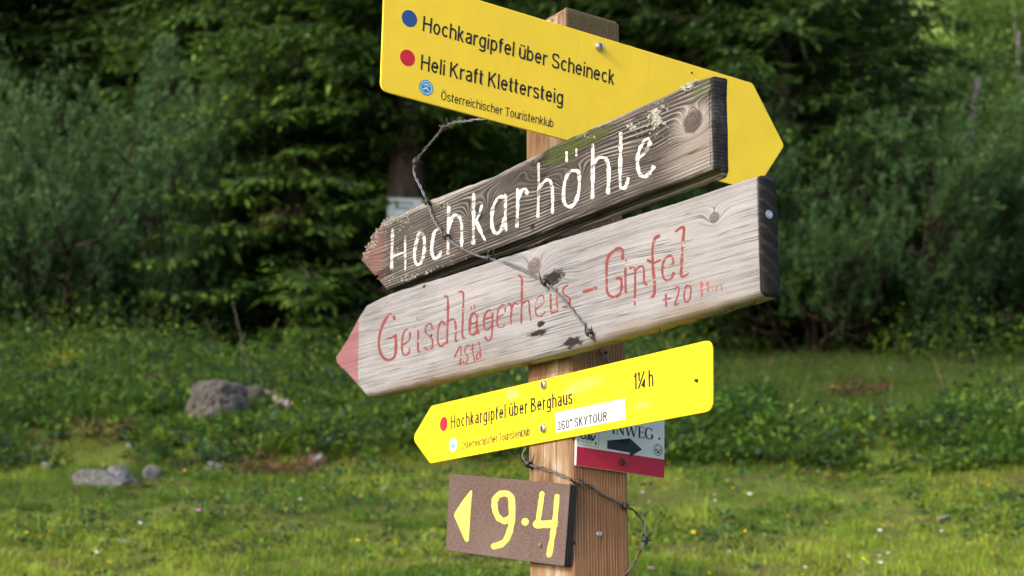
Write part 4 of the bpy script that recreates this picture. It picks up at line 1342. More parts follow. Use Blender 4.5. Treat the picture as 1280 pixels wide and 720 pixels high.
# ------------------------------------------------------------------ white and red path sign on the right face
FW = Frame(32, 0.006, (775, 560), tilt=-3.6)
def build_red():
    H = (700, 500); s = 6.547
    z = lambda X, Y: (H[0] + X / s, H[1] + Y / s)
    P = lambda *pp: FW.locs([z(*p) for p in pp])
    pts = rounded(P((136, 40), (857, 150), (854, 640), (130, 535)), 0.002, 3)
    M_wh = plain('white_plate', (0.62, 0.66, 0.71), 0.4, var=0.05, scale=30)
    M_rd = plain('crimson_print', (0.43, 0.012, 0.045), 0.45, var=0.08, scale=30)
    root = link('path_sign', slab(pts, [(0.0, 0.0005), (0.0005, 0), (0.0035, 0), (0.004, 0.0005)]), M_wh)
    root.matrix_world = FW.M
    tag(root, 'small white and crimson plate with a black arrow, half hidden behind the narrow yellow plate', 'path sign')
    y = -0.0001
    link('red_band', flat([(P((139, 379), (855, 488), (852, 637), (133, 533)), y)]), M_rd, root)
    link('arrow', flat([(P((386, 332), (572, 362), (572, 314), (671, 405), (570, 466), (570, 431), (386, 398)), y - 0.0001)]), plain('navy_print', (0.014, 0.018, 0.028), 0.5), root)
    # serif capitals, drawn as thick and thin stems
    def ser(X0, W_, letter, k):
        base = lambda X: 275 + (X - 440) * 0.158
        capH = 92
        g = lambda u, v: FW.loc(*z(X0 + u * W_, base(X0 + u * W_) - v * capH))
        out = []
        def bar(a, b, w):
            a = np.array(a); b = np.array(b); t = unit((b - a) * np.array([W_, capH])); nn = np.array([-t[1] / W_, t[0] / capH]) * w / 2
            out.append(np.array([g(*(a + nn)), g(*(a - nn)), g(*(b - nn)), g(*(b + nn))]))
        serif = lambda u, v, w: bar((u - w / W_ / 2, v), (u + w / W_ / 2, v), 4)
        T, t_ = 14, 5
        if letter == 'I': bar((.5, 0), (.5, 1), T); serif(.5, .02, 28); serif(.5, .98, 28)
        if letter == 'L': bar((.2, 0), (.2, 1), T); serif(.2, .98, 28); bar((0, .03), (1, .03), 6); bar((.97, 0), (1, .25), t_)
        if letter == 'P':
            bar((.25, 0), (.25, 1), T); serif(.25, .02, 30); serif(.2, .98, 24)
            for i in range(8):
                a, b = -math.pi / 2 + math.pi * i / 8, -math.pi / 2 + math.pi * (i + 1) / 8
                bar((.35 + .55 * math.cos(a), .74 + .25 * math.sin(a)), (.35 + .55 * math.cos(b), .74 + .25 * math.sin(b)), 5 + 8 * math.cos((a + b) / 2))
        if letter == 'N': bar((.14, 0), (.14, 1), t_); bar((.86, 0), (.86, 1), t_); bar((.12, .98), (.86, .02), T); serif(.14, .02, 24); serif(.86, .98, 24); serif(.1, .98, 22)
        if letter == 'W':
            bar((.06, .98), (.3, .0), T); bar((.3, .0), (.52, .9), t_); bar((.46, .98), (.72, .0), T); bar((.72, .0), (.94, .98), t_)
            serif(.06, .98, 26); serif(.48, .98, 26); serif(.94, .98, 22)
        if letter == 'E':
            bar((.22, 0), (.22, 1), T); bar((.05, .02), (.95, .02), t_); bar((.05, .98), (.9, .98), t_); bar((.25, .52), (.7, .52), t_)
            bar((.94, .02), (.97, .24), t_); bar((.88, .98), (.9, .78), t_); bar((.7, .42), (.7, .62), t_)
        if letter == 'G':
            n = 16
            for i in range(n):
                a = math.radians(48 + 292 * i / n); b = math.radians(48 + 292 * (i + 1) / n)
                m_ = abs(math.cos((a + b) / 2))
                bar((.5 + .46 * math.cos(a), .5 + .5 * math.sin(a)), (.5 + .46 * math.cos(b), .5 + .5 * math.sin(b)), 4 + 10 * m_)
            bar((.84, .05), (.84, .42), 11); serif(.84, .42, 28); bar((.82, .7), (.84, .95), t_)
        return [(q, y - 0.0001 - 0.00002 * (i % 40)) for i, q in enumerate(out)]
    polys = []
    for X0, W_, L in ((285, 52, 'L'), (345, 50, 'P'), (425, 26, 'I'), (458, 70, 'N'), (532, 100, 'W'), (638, 54, 'E'), (697, 64, 'G')):
        polys += ser(X0, W_, L, 0)
    link('lettering', flat(polys), M_ink, root)
    # association logo: framed panel, heavy letters, two rules of tiny print, a star flower
    lg = link('logo_panel', flat([(P((150, 255), (320, 278), (313, 386), (150, 362)), y - 0.00005)]), plain('logo_paper', (0.66, 0.68, 0.70), 0.5, var=0.04), root)
    fr = []
    c4 = [(150, 255), (320, 278), (313, 386), (150, 362)]
    for i in range(4):
        a = np.array(c4[i], float); b = np.array(c4[(i + 1) % 4], float)
        t = unit(b - a); n_ = np.array([-t[1], t[0]]) * 1.3
        fr.append((P(a + n_, a - n_, b - n_, b + n_), y - 0.0001 - i * 0.00001))
    link('frame', flat(fr), M_inkg, lg)
    lt = []
    oc = np.array((190, 298))
    for i in range(20):
        a, b_ = 2 * math.pi * i / 20, 2 * math.pi * (i + 1) / 20
        lt.append((P(*[oc + np.array((26 * k_ * math.cos(t), (24 * k_) * math.sin(t) + 4 * k_ * math.cos(t))) for k_, t in ((.52, a), (1, a), (1, b_), (.52, b_))]), y - 0.0001 - .00001 * i))
    lt += [(P((186, 268), (196, 270), (196, 277), (186, 275)), y - .0001), (P((206, 271), (216, 273), (216, 280), (206, 278)), y - .0001)]
    lt += [(P((214, 328), (232, 280), (246, 282), (226, 330)), y - .00012), (P((232, 280), (246, 282), (256, 334), (243, 332)), y - .00014), (P((224, 312), (250, 316), (250, 324), (222, 320)), y - .00016)]
    lt += [(P((250, 283), (263, 285), (270, 336), (258, 334)), y - .00018), (P((284, 288), (298, 290), (272, 336), (258, 334)), y - .0002)]
    link('lettering', flat(lt), M_ink, lg)
    ln = []
    for X0, Y0, X1, Y1 in ((165, 333, 270, 349), (185, 347, 255, 358)):
        n = 14
        for i in range(n):
            if i % 5 == 4: continue
            a = np.array((X0 + (X1 - X0) * i / n, Y0 + (Y1 - Y0) * i / n)); b = a + np.array((X1 - X0, Y1 - Y0)) / n * 0.75
            ln.append((P(a - (0, 2), b - (0, 2), b + (0, 2), a + (0, 2)), y - 0.0001))
    link('small_print', flat(ln), M_inkg, lg)
    sp = []
    for i in range(8):
        a = 2 * math.pi * i / 8
        u = np.array((math.cos(a) * 14, math.sin(a) * 20)); v = np.array((-math.sin(a), math.cos(a))) * 3.4
        c = np.array((292, 357))
        sp.append((P(c + v, c + u, c - v), y - 0.0001 - i * 0.00001))
    link('star_flower', flat(sp), M_ink, lg)
    badge(root, FW, z(802, 408), (35 / s, 49 / s), y, (M_whitep, M_ink, M_ink, M_whitep))
    cl = FW.loc(*z(811, 316))
    bolt(root, FW, z(811, 316), 0.0016, 0.001, M_slot, False, 'rivet')
    bolt(root, FW, z(507, 510), 0.0046, 0.004, M_rust, True, 'screw')
build_red()

# ------------------------------------------------------------------ light weathered board
FB = Frame(-56, 0.034, (700, 365))
def build_light():
    px = [(457.5, 380), (486, 366), (560, 343), (700, 297), (820, 260), (900, 233.5), (948.5, 217.5), (953.5, 367.5),
          (880, 389), (780, 418), (700, 440), (600, 463), (520, 481), (470, 493), (456.5, 494.5), (438, 473), (420, 455.5), (418, 446), (427, 433), (433, 424), (446, 399)]
    pts = resample(FB.locs(px), 0.006, 0.0011)
    X = lambda x, yv: tuple(FB.loc(x, yv))
    k = [(*X(668, 333), 0.026, 0.019, 0.022, 0.72), (*X(893, 272), 0.017, 0.013, 0.015, 0.62), (*X(700, 346), 0.03, 0.012, -0.010, 0), (*X(540, 400), 0.10, 0.03, 0.006, 0), (*X(760, 330), 0.12, 0.03, -0.008, 0)]
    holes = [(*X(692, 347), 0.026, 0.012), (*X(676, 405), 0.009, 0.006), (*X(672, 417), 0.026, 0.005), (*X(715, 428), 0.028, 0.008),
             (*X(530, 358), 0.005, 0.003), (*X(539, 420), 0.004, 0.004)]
    end = X(950, 300)[0] - 0.0015
    tip = X(448, 440)[0]
    stops = [(0.24, (0.060, 0.056, 0.057)), (0.40, (0.145, 0.141, 0.147)), (0.52, (0.225, 0.224, 0.237)), (0.78, (0.335, 0.338, 0.362))]
    pale = [(*X(860, 300), 0.22, 0.07, (0.35, 0.33, 0.33), 0.25), (*X(600, 360), 0.2, 0.03, (0.38, 0.36, 0.37), 0.3), (*X(560, 470), 0.25, 0.018, (0.20, 0.165, 0.135), 0.7), (*X(860, 393), 0.25, 0.014, (0.20, 0.165, 0.13), 0.7)]  # two lighter patches, then two browner bands along the lower edge
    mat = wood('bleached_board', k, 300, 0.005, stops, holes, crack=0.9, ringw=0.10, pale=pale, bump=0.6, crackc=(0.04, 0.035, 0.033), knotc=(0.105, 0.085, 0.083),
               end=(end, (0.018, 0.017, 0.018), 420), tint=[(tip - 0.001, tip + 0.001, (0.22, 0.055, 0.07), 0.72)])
    prof = [(0.0, 0.005), (0.0012, 0.0025), (0.004, 0.0008), (0.008, 0.0), (0.024, 0.0), (0.028, 0.0012), (0.030, 0.005)]
    me = slab(pts, prof, bottom=lambda yv: -0.003 * sstep(0.0, 0.012, yv) + 0.003 * sstep(0.02, 0.03, yv))
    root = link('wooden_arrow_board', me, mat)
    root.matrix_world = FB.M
    tag(root, 'long pale grey wooden arrow board with faded red lettering and a pink tip', 'wooden sign')
    red = paint('faded_red_paint', (0.165, 0.038, 0.036), 0.60, (0.25, 0.23, 0.23), 190)
    redf = paint('worn_red_paint', (0.24, 0.07, 0.065), 0.75, (0.26, 0.23, 0.22), 190)
    D = (460, 350); E_ = (580, 310); F_ = (720, 270); s = 5.144
    d = [([(170, 250), (160, 225), (130, 230), (90, 300), (70, 390), (78, 460), (105, 505), (140, 512), (172, 490), (180, 430), (178, 355)], 17), ([(130, 375), (155, 368), (180, 352)], 13),
         ([(222, 420), (265, 385), (268, 335), (250, 318), (228, 345), (218, 420), (224, 470), (240, 485), (265, 465), (267, 440)], 13),
         ([(306, 310), (322, 330), (322, 400), (322, 455), (334, 462)], 15), ([(317, 243), (317, 260)], 10),
         ([(415, 312), (402, 280), (374, 298), (370, 335), (395, 362), (415, 390), (410, 440), (385, 452), (366, 433)], 12),
         ([(495, 288), (475, 265), (455, 300), (448, 370), (455, 415), (475, 425), (495, 405)], 13),
         ([(490, 103), (512, 115), (514, 220), (510, 330), (508, 405)], 16), ([(512, 270), (540, 250), (560, 270), (565, 330), (562, 390), (574, 390)], 14),
         ([(586, 76), (612, 85), (612, 180), (608, 280), (608, 365), (622, 372)], 13),
         ([(663, 172), (665, 190)], 9), ([(685, 163), (685, 183)], 9), ([(702, 232), (680, 213), (660, 240), (654, 300), (658, 345), (680, 352), (700, 330)], 17), ([(702, 222), (700, 300), (710, 342)], 17), ([(655, 288), (700, 270)], 14),
         ([(800, 215), (780, 193), (755, 215), (745, 270), (752, 315), (775, 315), (797, 290)], 16), ([(801, 203), (800, 280), (797, 350), (788, 380), (770, 390), (752, 368)], 14), ([(748, 252), (797, 236)], 12)]
    e = [([(213, 452), (260, 420), (262, 375), (245, 365), (222, 395), (212, 460), (220, 505), (245, 510), (262, 495)], 11),
         ([(287, 358), (305, 375), (303, 440), (303, 495)], 17), ([(305, 385), (325, 355), (345, 362)], 14),
         ([(353, 178), (372, 200), (372, 300), (370, 400), (368, 480)], 16), ([(372, 365), (400, 340), (418, 350), (422, 410), (430, 462)], 12),
         ([(460, 398), (510, 355), (512, 315), (495, 305), (470, 330), (460, 400), (470, 435), (500, 435), (522, 410)], 11),
         ([(558, 300), (558, 380), (565, 415), (600, 405)], 14), ([(598, 262), (598, 350), (604, 400)], 14),
         ([(680, 245), (655, 245), (635, 275), (650, 305), (675, 320), (682, 345), (665, 375), (640, 380)], 13)]
    f = [([(52, 487), (128, 463)], 22),
         ([(300, 275), (298, 218), (270, 210), (225, 240), (200, 290), (197, 400), (202, 490), (235, 520), (275, 508), (292, 470), (290, 405), (262, 402)], 18),
         ([(318, 340), (318, 420), (320, 490)], 17), ([(322, 283), (322, 298)], 12),
         ([(348, 335), (378, 340), (380, 450), (378, 568)], 17), ([(380, 350), (415, 322), (435, 335), (437, 400), (440, 432), (456, 442)], 14),
         ([(533, 128), (505, 150), (492, 220), (495, 330), (505, 430), (503, 500), (490, 520)], 19), ([(462, 285), (500, 300), (540, 285)], 17),
         ([(560, 332), (620, 310), (622, 270), (600, 255), (570, 280), (555, 330), (560, 390), (580, 412), (615, 400), (627, 365)], 16),
         ([(645, 97), (680, 72), (694, 88), (686, 180), (680, 300), (678, 385), (718, 370)], 21)]
    g = [([(578, 505), (580, 580)], 13), ([(558, 541), (606, 530)], 14), ([(638, 470), (652, 452), (662, 470), (655, 510), (636, 570), (658, 563)], 11),
         ([(715, 448), (700, 470), (695, 520), (705, 552), (728, 540), (740, 490), (735, 455), (713, 447)], 13)]
    h = [([(805, 415), (808, 470), (810, 525)], 13), ([(808, 420), (828, 460), (848, 400)], 10), ([(848, 405), (850, 440), (848, 485)], 11), ([(875, 455), (878, 490)], 7), ([(900, 455), (903, 485)], 7), ([(905, 458), (932, 440), (938, 480)], 7)]
    i = [([(558, 492), (595, 425), (597, 480), (593, 545)], 13), ([(612, 524), (615, 532)], 11), ([(652, 420), (632, 425), (622, 460), (640, 490), (638, 520), (623, 542)], 10),
         ([(672, 413), (675, 470), (687, 527)], 11), ([(655, 452), (692, 440)], 8), ([(712, 398), (722, 450), (724, 508)], 11), ([(718, 465), (700, 480), (700, 512), (720, 500)], 10), ([(738, 502), (740, 506)], 8)]
    for st, org, m, sd_ in ((d, D, red, 1), (e, E_, red, 2), (f, F_, red, 3), (g, F_, red, 4), (h, F_, redf, 5), (i, D, red, 6)):
        link('lettering', brush(FB, st, org, s, 0.0004, 0.34, 1.08, sd_), m, root)
    # broad nail in the sawn end
    l = FB.loc(952, 268)
    b = link('nail', bolt_mesh(0.0055, 0.0015), M_bolt, root, (FB.loc(950.5, 300)[0] + 0.0005, 0.014, FB.loc(951, 266)[1]))
    b.rotation_euler = (0, 0, math.pi / 2)
build_light()

# ------------------------------------------------------------------ dark lichen-covered board
FD = Frame(-60, 0.031, (690, 230))
def inside(p, poly):
    x, z = p; q = False
    a = poly; b = np.roll(poly, 1, 0)
    for (x0, z0), (x1, z1) in zip(a, b):
        if (z0 > z) != (z1 > z) and x < (x1 - x0) * (z - z0) / (z1 - z0) + x0: q = not q
    return q

def lichen_mesh(frame, spots, outline, seed=3):
    """little crusts of lichen: lumpy discs; spots = (px, py, spread px, count, size)"""
    r = np.random.default_rng(seed)
    V = []; F = []; C = []
    for (x, yv, sx, sy, n, size) in spots:
        for _ in range(n):
            l = frame.loc(x + r.normal() * sx, yv + r.normal() * sy)
            rr = size * r.uniform(0.5, 1.4)
            tries = 0
            while not inside(l, outline) and tries < 30:
                l = frame.loc(x + r.normal() * sx, yv + r.normal() * sy); tries += 1
            if tries == 30: continue
            b = len(V); k = 7
            c = np.array((0.33, 0.34, 0.31)) * r.uniform(0.7, 1.3) if r.random() < 0.85 else np.array((0.26, 0.26, 0.15)) * r.uniform(.7, 1.2)
            hgt = rr * r.uniform(0.4, 0.9)
            for q in range(k):
                a = 2 * math.pi * q / k; q1 = rr * r.uniform(0.6, 1.2)
                V.append((l[0] + q1 * math.cos(a), 0.0005, l[1] + q1 * math.sin(a))); C.append(c * 0.8)
            for q in range(k):
                a = 2 * math.pi * (q + .5) / k; q1 = rr * r.uniform(0.3, 0.8)
                V.append((l[0] + q1 * math.cos(a), -hgt * r.uniform(.6, 1.2), l[1] + q1 * math.sin(a))); C.append(c)
            V.append((l[0], -hgt * r.uniform(.3, .9), l[1])); C.append(c)
            for q in range(k):
                F.append((b + q, b + (q + 1) % k, b + k + q)); F.append((b + k + q, b + (q + 1) % k, b + k + (q + 1) % k)); F.append((b + k + q, b + k + (q + 1) % k, b + 2 * k))
    me = np_mesh('lichen', np.array(V), [np.array(F)], np.array(C))
    bm = bmesh.new(); bm.from_mesh(me); bmesh.ops.recalc_face_normals(bm, faces=bm.faces); bm.to_mesh(me); bm.free()
    return me

def build_dark():
    px = [(483, 273), (500, 265), (531, 251.5), (613, 221), (656, 199.5), (700, 177), (762, 149), (811, 127), (870, 101.5), (889, 94.5), (890.5, 212),
          (820, 237), (700, 282), (613, 312.5), (540, 340), (482, 362.5), (470, 347.5), (489, 339), (486, 336), (467, 346), (450, 326), (453, 318), (462, 301), (467, 290)]
    pts = resample(FD.locs(px), 0.006, 0.0016)
    X = lambda x, yv: tuple(FD.loc(x, yv))
    k = [(*X(866, 152), 0.026, 0.018, 0.030, 0.88), (*X(598, 265), 0.042, 0.020, 0.036, 0.12), (*X(716, 225), 0.034, 0.016, 0.030, 0.28), (*X(666, 203), 0.012, 0.010, 0.014, 0.4), (*X(655, 214), 0.03, 0.012, -0.018, 0),
         (*X(805, 190), 0.09, 0.025, 0.016, 0), (*X(640, 240), 0.05, 0.03, -0.012, 0), (*X(480, 330), 0.05, 0.02, 0.012, 0), (*X(775, 215), 0.06, 0.02, -0.010, 0)]
    holes = [(*X(666, 284), 0.008, 0.005), (*X(600, 268), 0.008, 0.010), (*X(553, 257), 0.009, 0.004)]
    end = X(890, 150)[0] - 0.002
    stops = [(0.26, (0.020, 0.016, 0.014)), (0.46, (0.050, 0.042, 0.038)), (0.60, (0.09, 0.079, 0.073)), (0.72, (0.21, 0.195, 0.185)), (0.9, (0.38, 0.365, 0.35))]
    pale = [(*X(866, 152), 0.050, 0.032, (0.34, 0.31, 0.285), 0.75), (*X(880, 185), 0.10, 0.05, (0.30, 0.27, 0.245), 0.55), (*X(780, 262), 0.5, 0.007, (0.24, 0.21, 0.19), 0.4), (*X(640, 205), 0.5, 0.012, (0.42, 0.40, 0.37), 0.6)]  # knot halo, sunlit right end painted as lighter colour, pale lower and top edges
    tip = X(480, 320)[0]
    mat = wood('dark_weathered_board', k, 150, 0.010, stops, holes, [(*X(705, 186), 0.07, 0.022, 0.9), (*X(740, 170), 0.06, 0.012, 0.8), (*X(880, 112), 0.03, 0.012, 0.45)], crack=0.8, ringw=0.36, pale=pale, bump=0.9, knotc=(0.050, 0.039, 0.038),
               end=(end, (0.030, 0.030, 0.033), 90), tint=[(tip - 0.025, tip + 0.02, (0.20, 0.09, 0.085), 0.55)], mossc=(0.035, 0.045, 0.012))
    prof = [(0.0, 0.005), (0.0012, 0.002), (0.004, 0.0), (0.008, 0.0), (0.0135, 0.0), (0.015, 0.0), (0.022, 0.0), (0.025, 0.002), (0.027, 0.006)]
    def bot(yv):
        if 0.0045 < yv < 0.0138: return 0.005
        return -0.007 if yv > 0.0138 else 0.0
    root = link('wooden_arrow_board', slab(pts, prof, bottom=bot), mat)
    root.matrix_world = FD.M
    tag(root, 'dark brown weathered wooden board with white hand-painted word, moss and lichen', 'wooden sign')
    A = (440, 230); B = (580, 170); C = (690, 130); s = 5.144
    white = paint('white_brush_paint', (0.53, 0.53, 0.52), 0.80, (0.16, 0.145, 0.135), 200)
    whitew = paint('worn_white_paint', (0.46, 0.455, 0.43), 0.90, (0.13, 0.11, 0.10), 200)
    a0 = [([(262, 295), (257, 420), (255, 548)], 20), ([(342, 335), (342, 460), (343, 560)], 17), ([(255, 470), (300, 452), (342, 440)], 15)]
    a = [([(430, 325), (408, 400), (402, 470), (417, 518), (445, 503), (464, 430), (464, 350), (447, 315), (428, 328)], 22),
         ([(560, 285), (530, 310), (516, 380), (513, 440), (530, 478), (558, 465), (572, 437)], 22),
         ([(622, 150), (620, 250), (618, 350), (617, 445)], 22), ([(622, 285), (650, 207), (685, 207), (703, 250), (706, 330), (704, 410)], 22)]
    b = [([(62, 375), (62, 500), (62, 600), (60, 690)], 22), ([(113, 450), (100, 500), (76, 548)], 19), ([(78, 545), (105, 610), (133, 667)], 23),
         ([(262, 388), (220, 400), (190, 450), (178, 530), (186, 600), (210, 628), (240, 600), (260, 530)], 23), ([(268, 380), (266, 500), (270, 605)], 22),
         ([(345, 345), (345, 450), (340, 580)], 22), ([(346, 410), (370, 352), (398, 342), (405, 372)], 23),
         ([(480, 180), (480, 300), (478, 420), (475, 530)], 22), ([(482, 335), (520, 290), (550, 285), (565, 330), (570, 410), (568, 495)], 23),
         ([(722, 222), (680, 230), (650, 290), (640, 370), (645, 430), (675, 455), (710, 435), (735, 370), (742, 290), (737, 235), (715, 220)], 24), ([(660, 105), (660, 160)], 17), ([(723, 85), (722, 125)], 14)]
    c = [([(262, 265), (262, 380), (262, 490), (260, 605)], 23), ([(265, 392), (295, 350), (335, 347), (360, 382), (365, 470), (360, 570)], 25),
         ([(443, 190), (440, 320), (438, 440), (440, 530), (465, 540), (482, 510), (490, 480)], 23),
         ([(556, 352), (600, 310), (630, 250), (615, 225), (585, 250), (555, 320), (550, 390), (565, 450), (600, 468), (640, 430), (653, 405)], 25)]
    for st, org, m, sd_ in ((a0, A, whitew, 11), (a, A, white, 12), (b, B, white, 13), (c, C, white, 14)):
        link('lettering', brush(FD, st, org, s, 0.0006, 0.42, 0.92, sd_), m, root)
    k2 = NT('lichen_crust')
    lm = k2.done(k2.bsdf(k2.mix(0.5, k2.attr(), k2.ramp(k2.noise(k2.coord(), 400, 3), [(0.3, (0.10, 0.10, 0.09)), (0.7, (0.42, 0.42, 0.39))])), 0.9))
    spots = [(821, 147, 4, 5, 44, 0.0034), (816, 150, 6, 8, 16, 0.002), (789, 158, 2.5, 3, 16, 0.0022), (806, 160, 12, 5, 26, 0.0014), (857, 106, 6, 3, 26, 0.003), (830, 138, 7, 7, 14, 0.0014), (735, 172, 6, 2, 10, 0.0013),
             (471, 290, 6, 8, 36, 0.002), (463, 305, 4, 8, 30, 0.0018), (456, 316, 3, 4, 12, 0.0016), (480, 276, 6, 4, 22, 0.002), (508, 263, 7, 5, 22, 0.0016), (505, 283, 5, 4, 16, 0.0018), (498, 316, 7, 4, 14, 0.0015),
             (520, 350, 14, 4, 26, 0.0016), (548, 342, 14, 4, 18, 0.0014), (582, 330, 14, 4, 8, 0.0013), (840, 175, 3, 5, 8, 0.001), (553, 255, 5, 3, 14, 0.0016), (825, 165, 20, 12, 20, 0.0008)]
    tag(link('lichen', lichen_mesh(FD, spots, pts), lm, root), kind='stuff')
build_dark()

# ------------------------------------------------------------------ small brown number board
FN = Frame(-56, 0.0135, (635, 650), tilt=-7.4)
def build_num():
    pts = rounded(FN.locs([(562, 592), (712.5, 605.5), (705, 708), (557, 688)]), 0.003, 3)
    k = NT('brown_board_paint')
    P = k.coord()
    n = k.noise(k.vmul(P, (120, 120, 420)), 1.0, 4, 0.7)
    n2 = k.noise(P, 9, 3)
    col = k.mix(k.mapr(n, 0.3, 0.75), (0.070, 0.044, 0.038), (0.135, 0.095, 0.086))
    col = k.mix(k.mapr(n2, 0.4, 0.7, 0, 0.35), col, (0.16, 0.125, 0.118))
    mat = k.done(k.bsdf(col, 0.75, k.bump(n, 0.5, 0.001), spec=0.2))
    k = NT('dark_ply_edge')
    P = k.coord()
    x, y, z = k.sep(P)
    w = k.math('SINE', k.add(k.mul(y, 1900), k.mul(k.noise(P, 60, 4), 9)))
    edge = k.done(k.bsdf(k.mix(k.mapr(w, -1, 1), (0.008, 0.008, 0.008), (0.032, 0.028, 0.026)), 0.8, k.bump(w, 0.5, 0.001)))
    me = slab(pts, [(0.0, 0.0006), (0.0006, 0), (0.0125, 0), (0.013, 0.0005)], smooth=False)
    me.materials.append(mat); me.materials.append(edge)
    for p in me.polygons:
        c = p.center
        if abs(p.normal.y) < 0.5: p.material_index = 1
    root = link('number_board', me)
    root.matrix_world = FN.M
    tag(root, 'small brown board with yellow painted arrowhead and 9.4 at the foot of the signs', 'number sign')
    yl = paint('yellow_brush_paint', (0.55, 0.46, 0.10), 0.40, (0.10, 0.06, 0.04), 160, var=0.10)
    G = (550, 580); s = 5.144
    tri = [(200, 168), (208, 178), (196, 330), (186, 492), (174, 505), (160, 492), (90, 332), (98, 310), (150, 230)]
    tp = rounded(FN.locs([(G[0] + p[0] / s, G[1] + p[1] / s) for p in tri]), 0.002, 3)
    link('arrowhead', slab(tp, [(-0.0006, 0.0008), (-0.0004, 0.0002), (0.0003, 0)]), yl, root)
    nine = [([(458, 338), (420, 366), (380, 350), (355, 300), (352, 240), (375, 202), (420, 190), (455, 212), (463, 280), (460, 380), (435, 470), (400, 512), (348, 530)], 40)]
    link('numeral', brush(FN, nine, G, s, 0.0008, 0.16, 1.03, 21), yl, root)
    cl = FN.loc(G[0] + 548 / s, G[1] + 373 / s)
    e = FN.loc(G[0] + 572 / s, G[1] + 376 / s)
    rx = abs(e[0] - cl[0])
    link('dot', slab(disc(cl, rx, rx * 0.62, 18), [(-0.0007, 0.001), (-0.0004, 0.0003), (0.0003, 0)]), yl, root)
    four = [([(656, 190), (645, 270), (628, 385)], 33), ([(622, 388), (680, 388), (738, 384)], 52), ([(753, 210), (742, 330), (726, 450), (702, 585)], 36)]
    link('numeral', brush(FN, four, G, s, 0.0008, 0.16, 1.0, 22), yl, root)
    bolt(root, FN, (G[0] + 648 / s, G[1] + 521 / s), 0.0032, 0.003, plain('dull_screw', (0.16, 0.11, 0.09), 0.6), False, 'screw')
build_num()

# ------------------------------------------------------------------ barbed wire
def densify(P, per=14):
    return catmull(P, per)

def wire_mat(name, c, rust):
    k = NT(name)
    n = k.noise(k.coord('Object'), 45, 4, 0.65)
    col = k.mix(k.mapr(n, rust - 0.08, rust + 0.08), (0.10, 0.048, 0.028), c)
    return k.done(k.bsdf(col, 0.5, k.bump(k.noise(k.coord(), 500, 2), 0.3, 0.0005), 0.55, 0.4))

def barbed(name, pts, barbs, mat, mat_b, label, pitch=0.034, rad=0.00100, off=0.00125, seed=5):
    r = np.random.default_rng(seed)
    P = catmull(np.array(pts), 24)
    L = np.concatenate([[0], np.cumsum(np.linalg.norm(np.diff(P, axis=0), axis=1))])
    s = np.arange(0, L[-1], 0.0022)
    C = np.stack([np.interp(s, L, P[:, i]) for i in range(3)], 1)
    t = unit(np.gradient(C, axis=0))
    u = unit(np.cross(t, np.array([0.5, -0.8, 0.33]))); v = np.cross(t, u)
    ph = 2 * math.pi * s / pitch + 2.2 * (vnoise(s * 18, s * 0, 4) - .5)
    oo = off * (1 + 0.5 * (vnoise(s * 30, s * 0 + 3, 8) - .5))
    root = empty(name, C[0])
    I = np.array(C[0])
    for q in (0, math.pi):
        path = C + oo[:, None] * (u * np.cos(ph + q)[:, None] + v * np.sin(ph + q)[:, None]) - I
        link('strand', tubes_mesh([(path, rad)], 'strand'), mat, root)
    for B in barbs:
        B = np.array(B)
        i = int(np.argmin(np.linalg.norm(C - B, axis=1)))
        i = min(max(i, 4), len(C) - 5)
        paths = []
        turns = 2.6
        aa = np.linspace(0, turns * 2 * math.pi, 44)
        x = np.linspace(-0.0042, 0.0042, 44)
        coil = (C[i] - I) + x[:, None] * t[i] + 0.0036 * (u[i] * np.cos(aa)[:, None] + v[i] * np.sin(aa)[:, None])
        e0 = unit(coil[0] - coil[1]); e1 = unit(coil[-1] - coil[-2])
        for end, e in ((coil[0], e0), (coil[-1], e1)):
            dirv = unit(e + 0.35 * r.normal(size=3))
            lng = r.uniform(0.012, 0.018)
            paths.append((np.array([end, end + dirv * lng * .5, end + dirv * lng]), [0.0010, 0.0009, 0.0003]))
        paths.append((coil, 0.0012))
        coil2 = (C[i] - I) + (x[:, None] * 0.7 + 0.002) * t[i] + 0.0040 * (u[i] * np.cos(-aa * .7 + 2)[:, None] + v[i] * np.sin(-aa * .7 + 2)[:, None])
        paths.append((coil2, 0.0012))
        for end, e in ((coil2[0], unit(coil2[0] - coil2[1])), (coil2[-1], unit(coil2[-1] - coil2[-2]))):
            dirv = unit(e + 0.35 * r.normal(size=3)); lng = r.uniform(0.010, 0.016)
            paths.append((np.array([end, end + dirv * lng * .5, end + dirv * lng]), [0.0010, 0.0009, 0.0003]))
        link('barb', tubes_mesh(paths, 'barb'), mat_b, root)
    return tag(root, label, 'barbed wire')

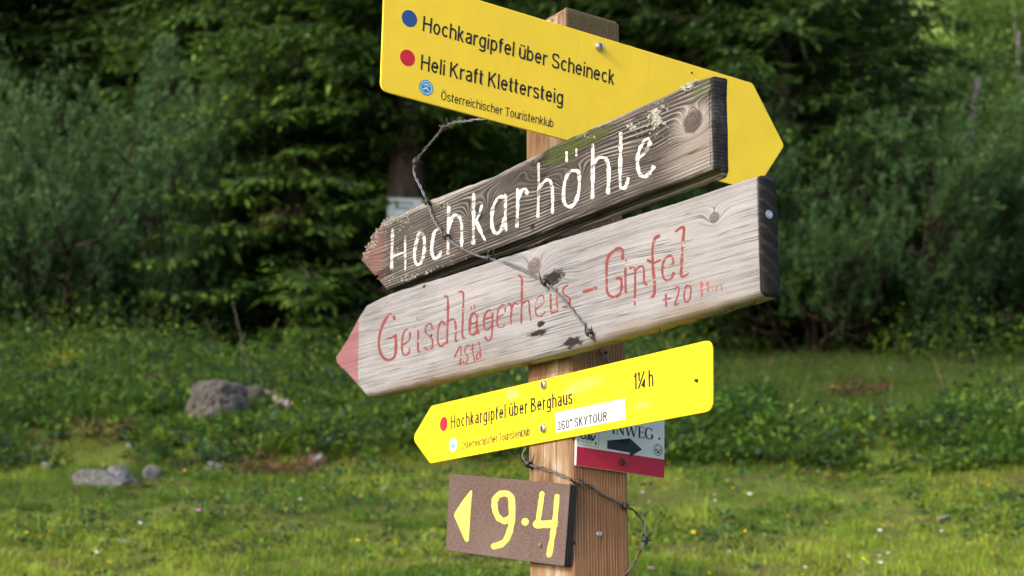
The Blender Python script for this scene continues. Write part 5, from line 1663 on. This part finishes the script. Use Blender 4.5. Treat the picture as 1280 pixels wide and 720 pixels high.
M_wire = wire_mat('galvanised_wire', (0.15, 0.15, 0.155), 0.32)
M_barb = wire_mat('weathered_barb', (0.06, 0.056, 0.056), 0.42)
d_ = lambda x, y, o=0.006: FD.hit(x, y, o)
b_ = lambda x, y, o=0.006: FB.hit(x, y, o)
up_pts = [FL.hit(690, 165, 0.006), FL.hit(664, 152, 0.008), FL.hit(640, 148, 0.012), d_(608, 148, -0.014), d_(585, 151, 0.0), d_(560, 156, 0.004), d_(537, 180, 0.006), d_(519, 203, 0.008), d_(518, 217), d_(527, 236), d_(534, 253, 0.007), d_(540, 269, 0.005), d_(547, 282, 0.005),
          d_(559, 297, 0.006), d_(575, 309, 0.005), d_(596, 319, 0.005), d_(612, 323, 0.005), b_(640, 331, 0.005), b_(663, 342, 0.005), b_(681, 353, 0.005), b_(703, 373, 0.005), b_(722, 396, 0.005), b_(735, 414, 0.006),
          b_(741, 424, 0.0), FR.hit(748, 436, 0.010), FR.hit(758, 450, 0.006), FR.hit(766, 463, 0.006)]
up_barbs = [d_(556, 158, 0.004), d_(521, 203, 0.008), d_(533, 253, 0.007), d_(557, 296, 0.006), d_(612, 323, 0.005), b_(681, 353, 0.005), b_(736, 415, 0.006), FL.hit(615, 152, 0.014)]
barbed('barbed_wire', up_pts, up_barbs, M_wire, M_barb, 'grey twisted barbed wire running down across the two wooden boards')
M_wire2 = wire_mat('rusty_wire', (0.12, 0.115, 0.11), 0.40)
l_ = lambda x, y, o=0.006: FL.hit(x, y, o)
r_ = lambda x, y, o=0.006: FR.hit(x, y, o)
lo_pts = [l_(662, 540, 0.001), l_(657, 558, 0.001), l_(654, 570, 0.004), l_(660, 580, 0.008), l_(675, 584, 0.006), l_(695, 591, 0.006), r_(721, 602, 0.007), r_(738, 608, 0.005), r_(752, 618, 0.005), r_(780, 632, 0.006), r_(793, 639, 0.006), r_(804, 653, 0.006), r_(807, 668, 0.010), r_(804, 681, 0.012), r_(796, 697, 0.010), r_(784, 716, 0.004), r_(772, 732, 0.003)]
lo_barbs = [l_(660, 580, 0.008), r_(722, 602, 0.007), r_(781, 632, 0.006), r_(806, 675, 0.010)]
barbed('barbed_wire', lo_pts, lo_barbs, M_wire2, M_barb, 'loop of rusty barbed wire round the lower post beside the small brown board', seed=9)
